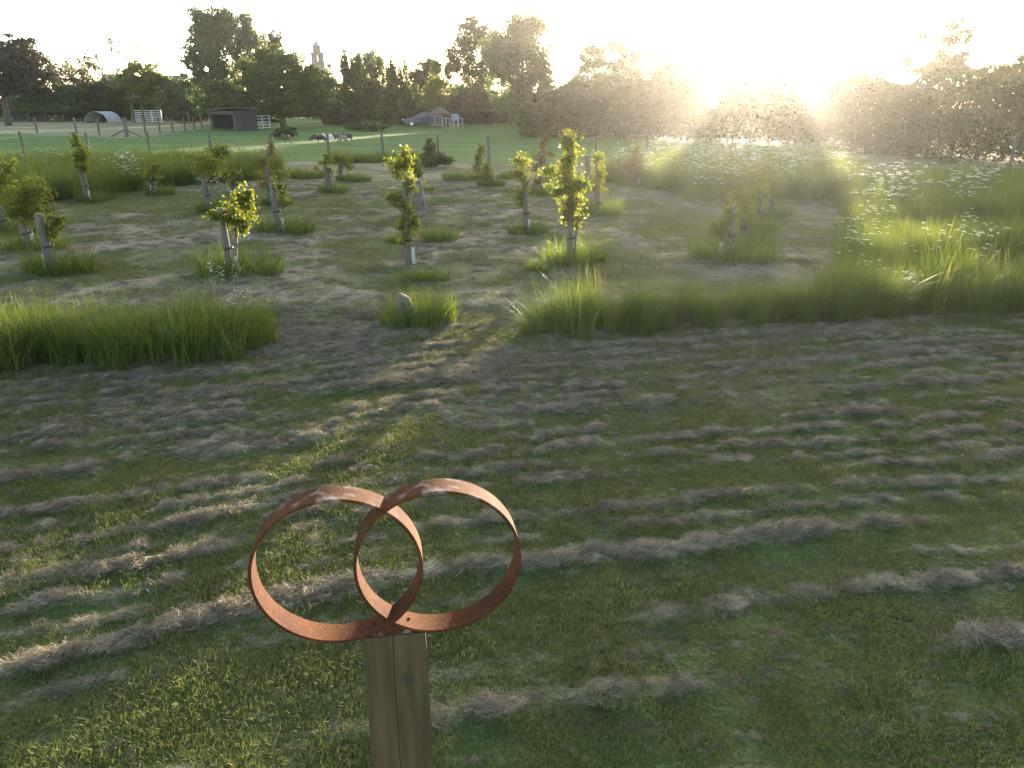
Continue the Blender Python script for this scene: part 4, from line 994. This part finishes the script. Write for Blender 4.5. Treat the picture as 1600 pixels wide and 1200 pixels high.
# corrugated ark
x, y = G(162, 191); e = empty('animal_ark', (x, y, 0), 'low arched corrugated tin ark in the hay paddock', 'animal ark', rz=R(-12))
rad = 1.5; n = 44; a = np.linspace(0, math.pi, n); L = 2.6
def arc(off):
    rr = rad + off; return np.stack([np.cos(a) * rr * 1.12, np.sin(a) * rr * .86], 1)
nl = 40; ys = np.linspace(-L / 2, L / 2, nl); V = []; F_ = []
for j, yy in enumerate(ys):
    c2 = arc(.035 * math.sin(yy * 22)); V += [(u_, yy, v_) for u_, v_ in c2]
for j in range(nl - 1):
    for i in range(n - 1): F_.append((j * n + i, j * n + i + 1, (j + 1) * n + i + 1, (j + 1) * n + i))
q = MB(); q.put(V, F_); o = q.build('arched_sheet', M_tin, e, smooth=True); sm = o.modifiers.new('thick', 'SOLIDIFY'); sm.thickness = .03
q = MB(); c2 = arc(-.06); V = [(u_, L / 2 - .1, v_) for u_, v_ in c2] + [(u_, L / 2 - .05, v_) for u_, v_ in c2]
F_ = [tuple(range(n))[::-1], tuple(range(n, 2 * n))] + [(i, i + 1, n + i + 1, n + i) for i in range(n - 1)]
q.put(V, F_); q.build('end_wall', M_dark, e)
q = MB()
for xx in (-1.5, 1.5): q.box((xx, 0, .06), (.12, L, .12))
q.build('skids', M_dark, e)

# dark house roof in the trees, low shed on the left
x, y = P3(270, 150, 118)[:2]; e = empty('house', (x, y, 0), 'house with a dark roof just showing between the trees left of the big willow', 'house')
slab('walls', (0, 0, 2.0), (3.8, 5, 4.0), M_brick, e)
zr = P3(270, 118, 118)[2]; q = MB(); w_ = 2.2; q.put([(-w_, -2.8, 4), (w_, -2.8, 4), (w_, 0, zr), (-w_, 0, zr), (-w_, 2.8, 4), (w_, 2.8, 4)], [(0, 1, 2, 3), (5, 4, 3, 2), (0, 3, 4), (1, 5, 2), (0, 4, 5, 1)]); q.build('roof', M_roofing, e)
x, y = P3(52, 160, 116)[:2]; e = empty('low_shed', (x, y, 0), 'long low dark shed under the coppery tree beyond the hedge', 'shed')
slab('walls', (0, 0, 1.3), (5.4, 3, 2.6), M_dark, e); slab('roof', (0, -.1, 3.0), (5.8, 3.5, .8), M_roofing, e, Matrix.Rotation(R(8), 4, 'X'))

# church tower
Yt = 150.0; k = MPP(497, 100, Yt); x = P3(497, 100, Yt)[0]
e = empty('church_tower', (x, Yt, 0), 'old stone church tower with a blue-grey pyramid cap rising behind the oak', 'church tower', rz=R(28))
Zt = lambda py: P3(497, py, Yt)[2]
hs = 13.2 / 2 * k
def octa(r0, r1, z0, z1, n=8, ph=math.pi / 8):
    q = MB(); a = np.arange(n) / n * 6.283185 + ph
    V = [(math.cos(t) * r0, math.sin(t) * r0, z0) for t in a] + [(math.cos(t) * r1, math.sin(t) * r1, z1) for t in a]
    q.put(V, [(i, (i + 1) % n, n + (i + 1) % n, n + i) for i in range(n)] + [tuple(range(n))[::-1], tuple(range(n, 2 * n))]); return q
z1, z2, z3, z4 = Zt(62), Zt(72), Zt(82), Zt(98)
octa(hs * 1.12, .03, z2, z1).build('cap', M_lead, e); octa(hs * 1.16, hs * 1.16, z2 - .18, z2 - .003).build('cornice', M_church, e)
octa(hs * .98, hs * .96, z3, z2 - .183).build('lantern', M_church, e)
# belfry: four corner piers leave real openings between them
hb = 16.2 / 2 * k
for sx_ in (-1, 1):
    for sy_ in (-1, 1):
        q = MB(); q.box((sx_ * hb * .64, sy_ * hb * .64, (z4 + z3) / 2), (hb * .72, hb * .72, z3 - z4)); q.build('belfry_pier', M_church, e)
slab('belfry_lintel', (0, 0, z3 - .2), (hb * 2.06, hb * 2.06, .5), M_church, e)
slab('string_course', (0, 0, z4 + .03), (hb * 2.14, hb * 2.14, .3), M_church, e)
for q_ in ((0, -hb * .95), (0, hb * .95), (-hb * .95, 0), (hb * .95, 0)): 
    slab('mullion', (q_[0], q_[1], (z4 + z3) / 2), (.12, .12, z3 - z4), M_church, e)
q = MB(); q.put([(-hb * 1.9, -hb * 1.9, -.2), (hb * 1.9, -hb * 1.9, -.2), (hb * 1.9, hb * 1.9, -.2), (-hb * 1.9, hb * 1.9, -.2), (-hb, -hb, z4 - .12), (hb, -hb, z4 - .12), (hb, hb, z4 - .12), (-hb, hb, z4 - .12)], [(3, 2, 1, 0), (4, 5, 6, 7), (0, 1, 5, 4), (1, 2, 6, 5), (2, 3, 7, 6), (3, 0, 4, 7)])
q.build('tower_base', M_church, e)

# summerhouse, car, timber frame, tank
x, y = G(687, 197); x = P3(687, 197, 80)[0]; y = 80.0; k = MPP(687, 190, 80)
e = empty('summerhouse', (x, y, 0), 'round-looking summerhouse with a pale slate pyramid roof before the trees', 'summerhouse')
r_ = 14.5 * k
eav = P3(687, 177.5, 80)[2]; apx = P3(687, 166.5, 80)[2]
octa(18.5 * k, .05, eav, apx, 8).build('roof', M_tile, e); octa(18.7 * k, 18.6 * k, eav - .12, eav - .003).build('eaves', M_brick, e)
octa(r_, r_, -.1, eav - .123).build('wall', M_brick, e)
for i, t in enumerate(np.arange(8) / 8 * 6.283):
    if math.sin(t) > -.2 or math.cos(t) > .5: continue
    ap = r_ * math.cos(math.pi / 8); M_ = Matrix.Rotation(t, 4, 'Z')
    fr = slab('window', (math.cos(t) * (ap + .01), math.sin(t) * (ap + .01), eav - .65), (.06, .62, .9), M_frame, e, M_)
    for s_ in (-1, 1): 
        q = MB(); q.box((math.cos(t) * (ap + .04) - math.sin(t) * s_ * .14, math.sin(t) * (ap + .04) + math.cos(t) * s_ * .14, eav - .65), (.03, .24, .78), M_); q.build('pane', M_glass, fr)
# timber frame right of it
e = empty('timber_frame', (P3(703, 197, 78)[0], 78, 0), 'pale open timber frame right of the summerhouse', 'timber frame')
W2 = 20 * MPP(710, 190, 78); zt = P3(710, 185, 78)[2]
for i, f in enumerate((-.55, -.3, 0, .35, .68, 1)): slab('upright', (W2 * f, 0, zt / 2 - .04), (.08, .08, zt - .08), M_frame, e)
slab('top_beam', (W2 * .22, 0, zt), (W2 * 1.62, .09, .08), M_frame, e); slab('low_rail', (W2 * .68, -.06, .45), (W2 * .5, .04, .07), M_frame, e)
o = slab('storage_tank', (0, 0, 0), (.75, .75, .6), M_bluebox, None); o.location = (P3(711, 182, 82)[0], 82, P3(711, 182, 82)[2] - .1)
q = empty('water_tank', (o.location.x, 82, 0), 'small blue-grey tank on a stand behind the timber frame', 'tank'); o.parent = q; o.location = (0, 0, o.location.z); o.name = 'tank_body'
slab('tank_lid', (0, 0, o.location.z + .33), (.5, .5, .06), M_bluebox, q)
for s_ in (-.28, .28): slab('stand_leg', (s_, 0, (o.location.z - .3) / 2), (.09, .5, o.location.z - .303), M_frame, q)
o = slab('storage_box', (0, 0, .35), (1.1, .8, .7), M_bluebox, None); e = empty('blue_trailer', (P3(855, 190, 80)[0], 80, 0), 'small blue trailer behind the timber rails', 'trailer'); o.parent = e; o.name = 'trailer_box'; o.location = (0, 0, .5)
for s_ in (-.45, .45): q = MB(); q.tube([(s_, -.47, .32), (s_, -.42, .32)], .3, 16); q.build('wheel', M_tyre, e)

def car(name, label, cx, cy, rz):
    e = empty(name, (cx, cy, 0), label, 'car', None, rz)
    prof_ = [(-2.1, .35), (-2.15, .75), (-1.9, .92), (-1.55, .98), (-1.15, 1.42), (.2, 1.48), (.95, 1.02), (1.85, .88), (2.1, .68), (2.12, .35)]
    q = MB(); n = len(prof_); V = []
    for yy, s_ in ((-.84, 1), (-.80, 1), (.80, 1), (.84, 1)):
        for px_, pz_ in prof_: V.append((px_ * (.985 if abs(yy) > .82 else 1), yy * (.84 if pz_ > 1.2 else 1), pz_))
    F_ = [(j * n + i, j * n + i + 1, (j + 1) * n + i + 1, (j + 1) * n + i) for j in range(3) for i in range(n - 1)] + [tuple(range(n)), tuple(range(3 * n, 4 * n))[::-1]] + [(j * n + n - 1, j * n, (j + 1) * n, (j + 1) * n + n - 1) for j in range(3)]
    q.put(V, F_); q.build('body', M_paintd, e)
    for s_ in (-1, 1):
        q = MB(); ww = [(-1.4, 1.02), (-1.05, 1.36), (.15, 1.40), (.75, 1.04)]
        q.put([(a_, s_ * (.845 if b_ < 1.2 else .735), b_) for a_, b_ in ww] + [(a_, s_ * (.80 if b_ < 1.2 else .70), b_) for a_, b_ in ww], [(0, 1, 2, 3), (7, 6, 5, 4), (0, 4, 5, 1), (1, 5, 6, 2), (2, 6, 7, 3), (3, 7, 4, 0)]); q.build('side_window', M_glass, e)
        for wx in (-1.3, 1.3): q = MB(); q.tube([(wx, s_ * .70, .33), (wx, s_ * .89, .33)], .33, 18); w = q.build('wheel', M_tyre, e); q = MB(); q.tube([(wx, s_ * .885, .33), (wx, s_ * .90, .33)], .19, 12); q.build('hub', M_steel, w)
        q = MB(); q.box((2.09, s_ * .6, .72), (.1, .34, .15)); q.build('headlight', M_lamp, e)
    q = MB(); q.put([(.22, -.66, 1.485), (.22, .66, 1.485), (.97, .76, 1.035), (.97, -.76, 1.035)], [(3, 2, 1, 0)]); q.put([(.20, -.66, 1.46), (.20, .66, 1.46), (.95, .76, 1.01), (.95, -.76, 1.01)], [(0, 1, 2, 3)]); q.build('windscreen', M_glass, e)
    return e
car('parked_car', 'dark blue car parked left of the summerhouse', P3(660, 190, 84)[0], 84, R(195))

# ------------------------------------------------------------ sheep
def sheep_mesh(graze):
    bm = bmesh.new(); lay = bm.verts.layers.skin.verify(); vs = []
    def v(p, r, par=None):
        w = bm.verts.new(p); w[lay].radius = (r, r); 
        if par is not None: bm.edges.new((par, w))
        vs.append(w); return w
    c = v((0, 0, .55), .25); ru = v((-.27, 0, .57), .22, c); ch = v((.27, 0, .55), .21, c)
    t = v((-.42, 0, .52), .07, ru); v((-.47, 0, .38), .03, t)
    if graze:
        n = v((.42, 0, .42), .09, ch); hd = v((.52, 0, .22), .065, n); v((.58, 0, .09), .04, hd)
    else:
        n = v((.40, 0, .72), .09, ch); hd = v((.48, 0, .84), .07, n); v((.61, 0, .76), .04, hd)
    for s in (-1, 1): 
        ea = hd.co; v((ea.x - .05, s * .11, ea.z + .02), .018, hd)
        k1 = v((.26, s * .10, .36), .07, ch); k2 = v((.25, s * .10, .20), .030, k1); v((.27, s * .10, .0), .026, k2)
        h1 = v((-.30, s * .11, .38), .085, ru); h2 = v((-.36, s * .11, .22), .032, h1); v((-.31, s * .11, .0), .026, h2)
    me = bpy.data.meshes.new('sheep_frame'); bm.to_mesh(me); bm.free()
    me.skin_vertices[0].data[0].use_root = True
    ob = bpy.data.objects.new('sheep_frame', me); COL.objects.link(ob)
    ob.modifiers.new('skin', 'SKIN'); sub = ob.modifiers.new('sub', 'SUBSURF'); sub.levels = 2
    dg = bpy.context.evaluated_depsgraph_get(); out = bpy.data.meshes.new_from_object(ob.evaluated_get(dg)); out.name = 'sheep_body'
    bpy.data.objects.remove(ob); bpy.data.meshes.remove(me)
    for p in out.polygons: p.use_smooth = True
    return out
SH = {g_: sheep_mesh(g_) for g_ in (False, True)}
for px, py, rz, graze, colr, lab in ((449, 223, 170, False, 'brown', 'dark brown sheep standing alone left of the others'), (492, 221.5, 185, True, 'black', 'black sheep at the left end of the flock'),
        (503, 222.5, 10, True, 'black', 'black sheep grazing against the white one'), (514, 222, 175, False, 'white', 'white sheep in the middle of the flock'),
        (528, 220.5, 190, False, 'brown', 'brown sheep just right of the white one'), (536, 222.5, 178, True, 'grey', 'pale brown-grey sheep right of the white one'), (544, 220.5, 185, False, 'black', 'black sheep at the right end of the flock')):
    me = SH[graze].copy(); me.materials.clear(); me.materials.append(M_wooln[colr])
    x, y = G(px, py); o = add('sheep', me, None, (x, y, float(height_of(x, y)) - .01)); o.rotation_euler = (0, 0, R(rz)); k_ = .66 if colr != 'white' else .70; o.scale = (k_ * 1.08, k_, k_ * .92)
    tag(o, lab, 'sheep', 'sheep grazing in the pasture')

# ------------------------------------------------------------ haze, added to stand in for lens glare round the sun
hm_ = bpy.data.materials.new('glare_haze'); hm_.use_nodes = True; nt = hm_.node_tree
nt.nodes.remove(nt.nodes['Principled BSDF'])
pv = N(nt, 'ShaderNodeVolumePrincipled'); pv.inputs['Color'].default_value = (.34, .33, .32, 1); pv.inputs['Density'].default_value = HAZE_DENSITY; pv.inputs['Anisotropy'].default_value = HAZE_ANISO
nt.links.new(pv.outputs[0], nt.nodes['Material Output'].inputs['Volume'])
q = MB(); q.box((0, 135, 8.75), (680, 400, 20.5))
hz = q.build('haze', hm_); tag(hz, kind='stuff')
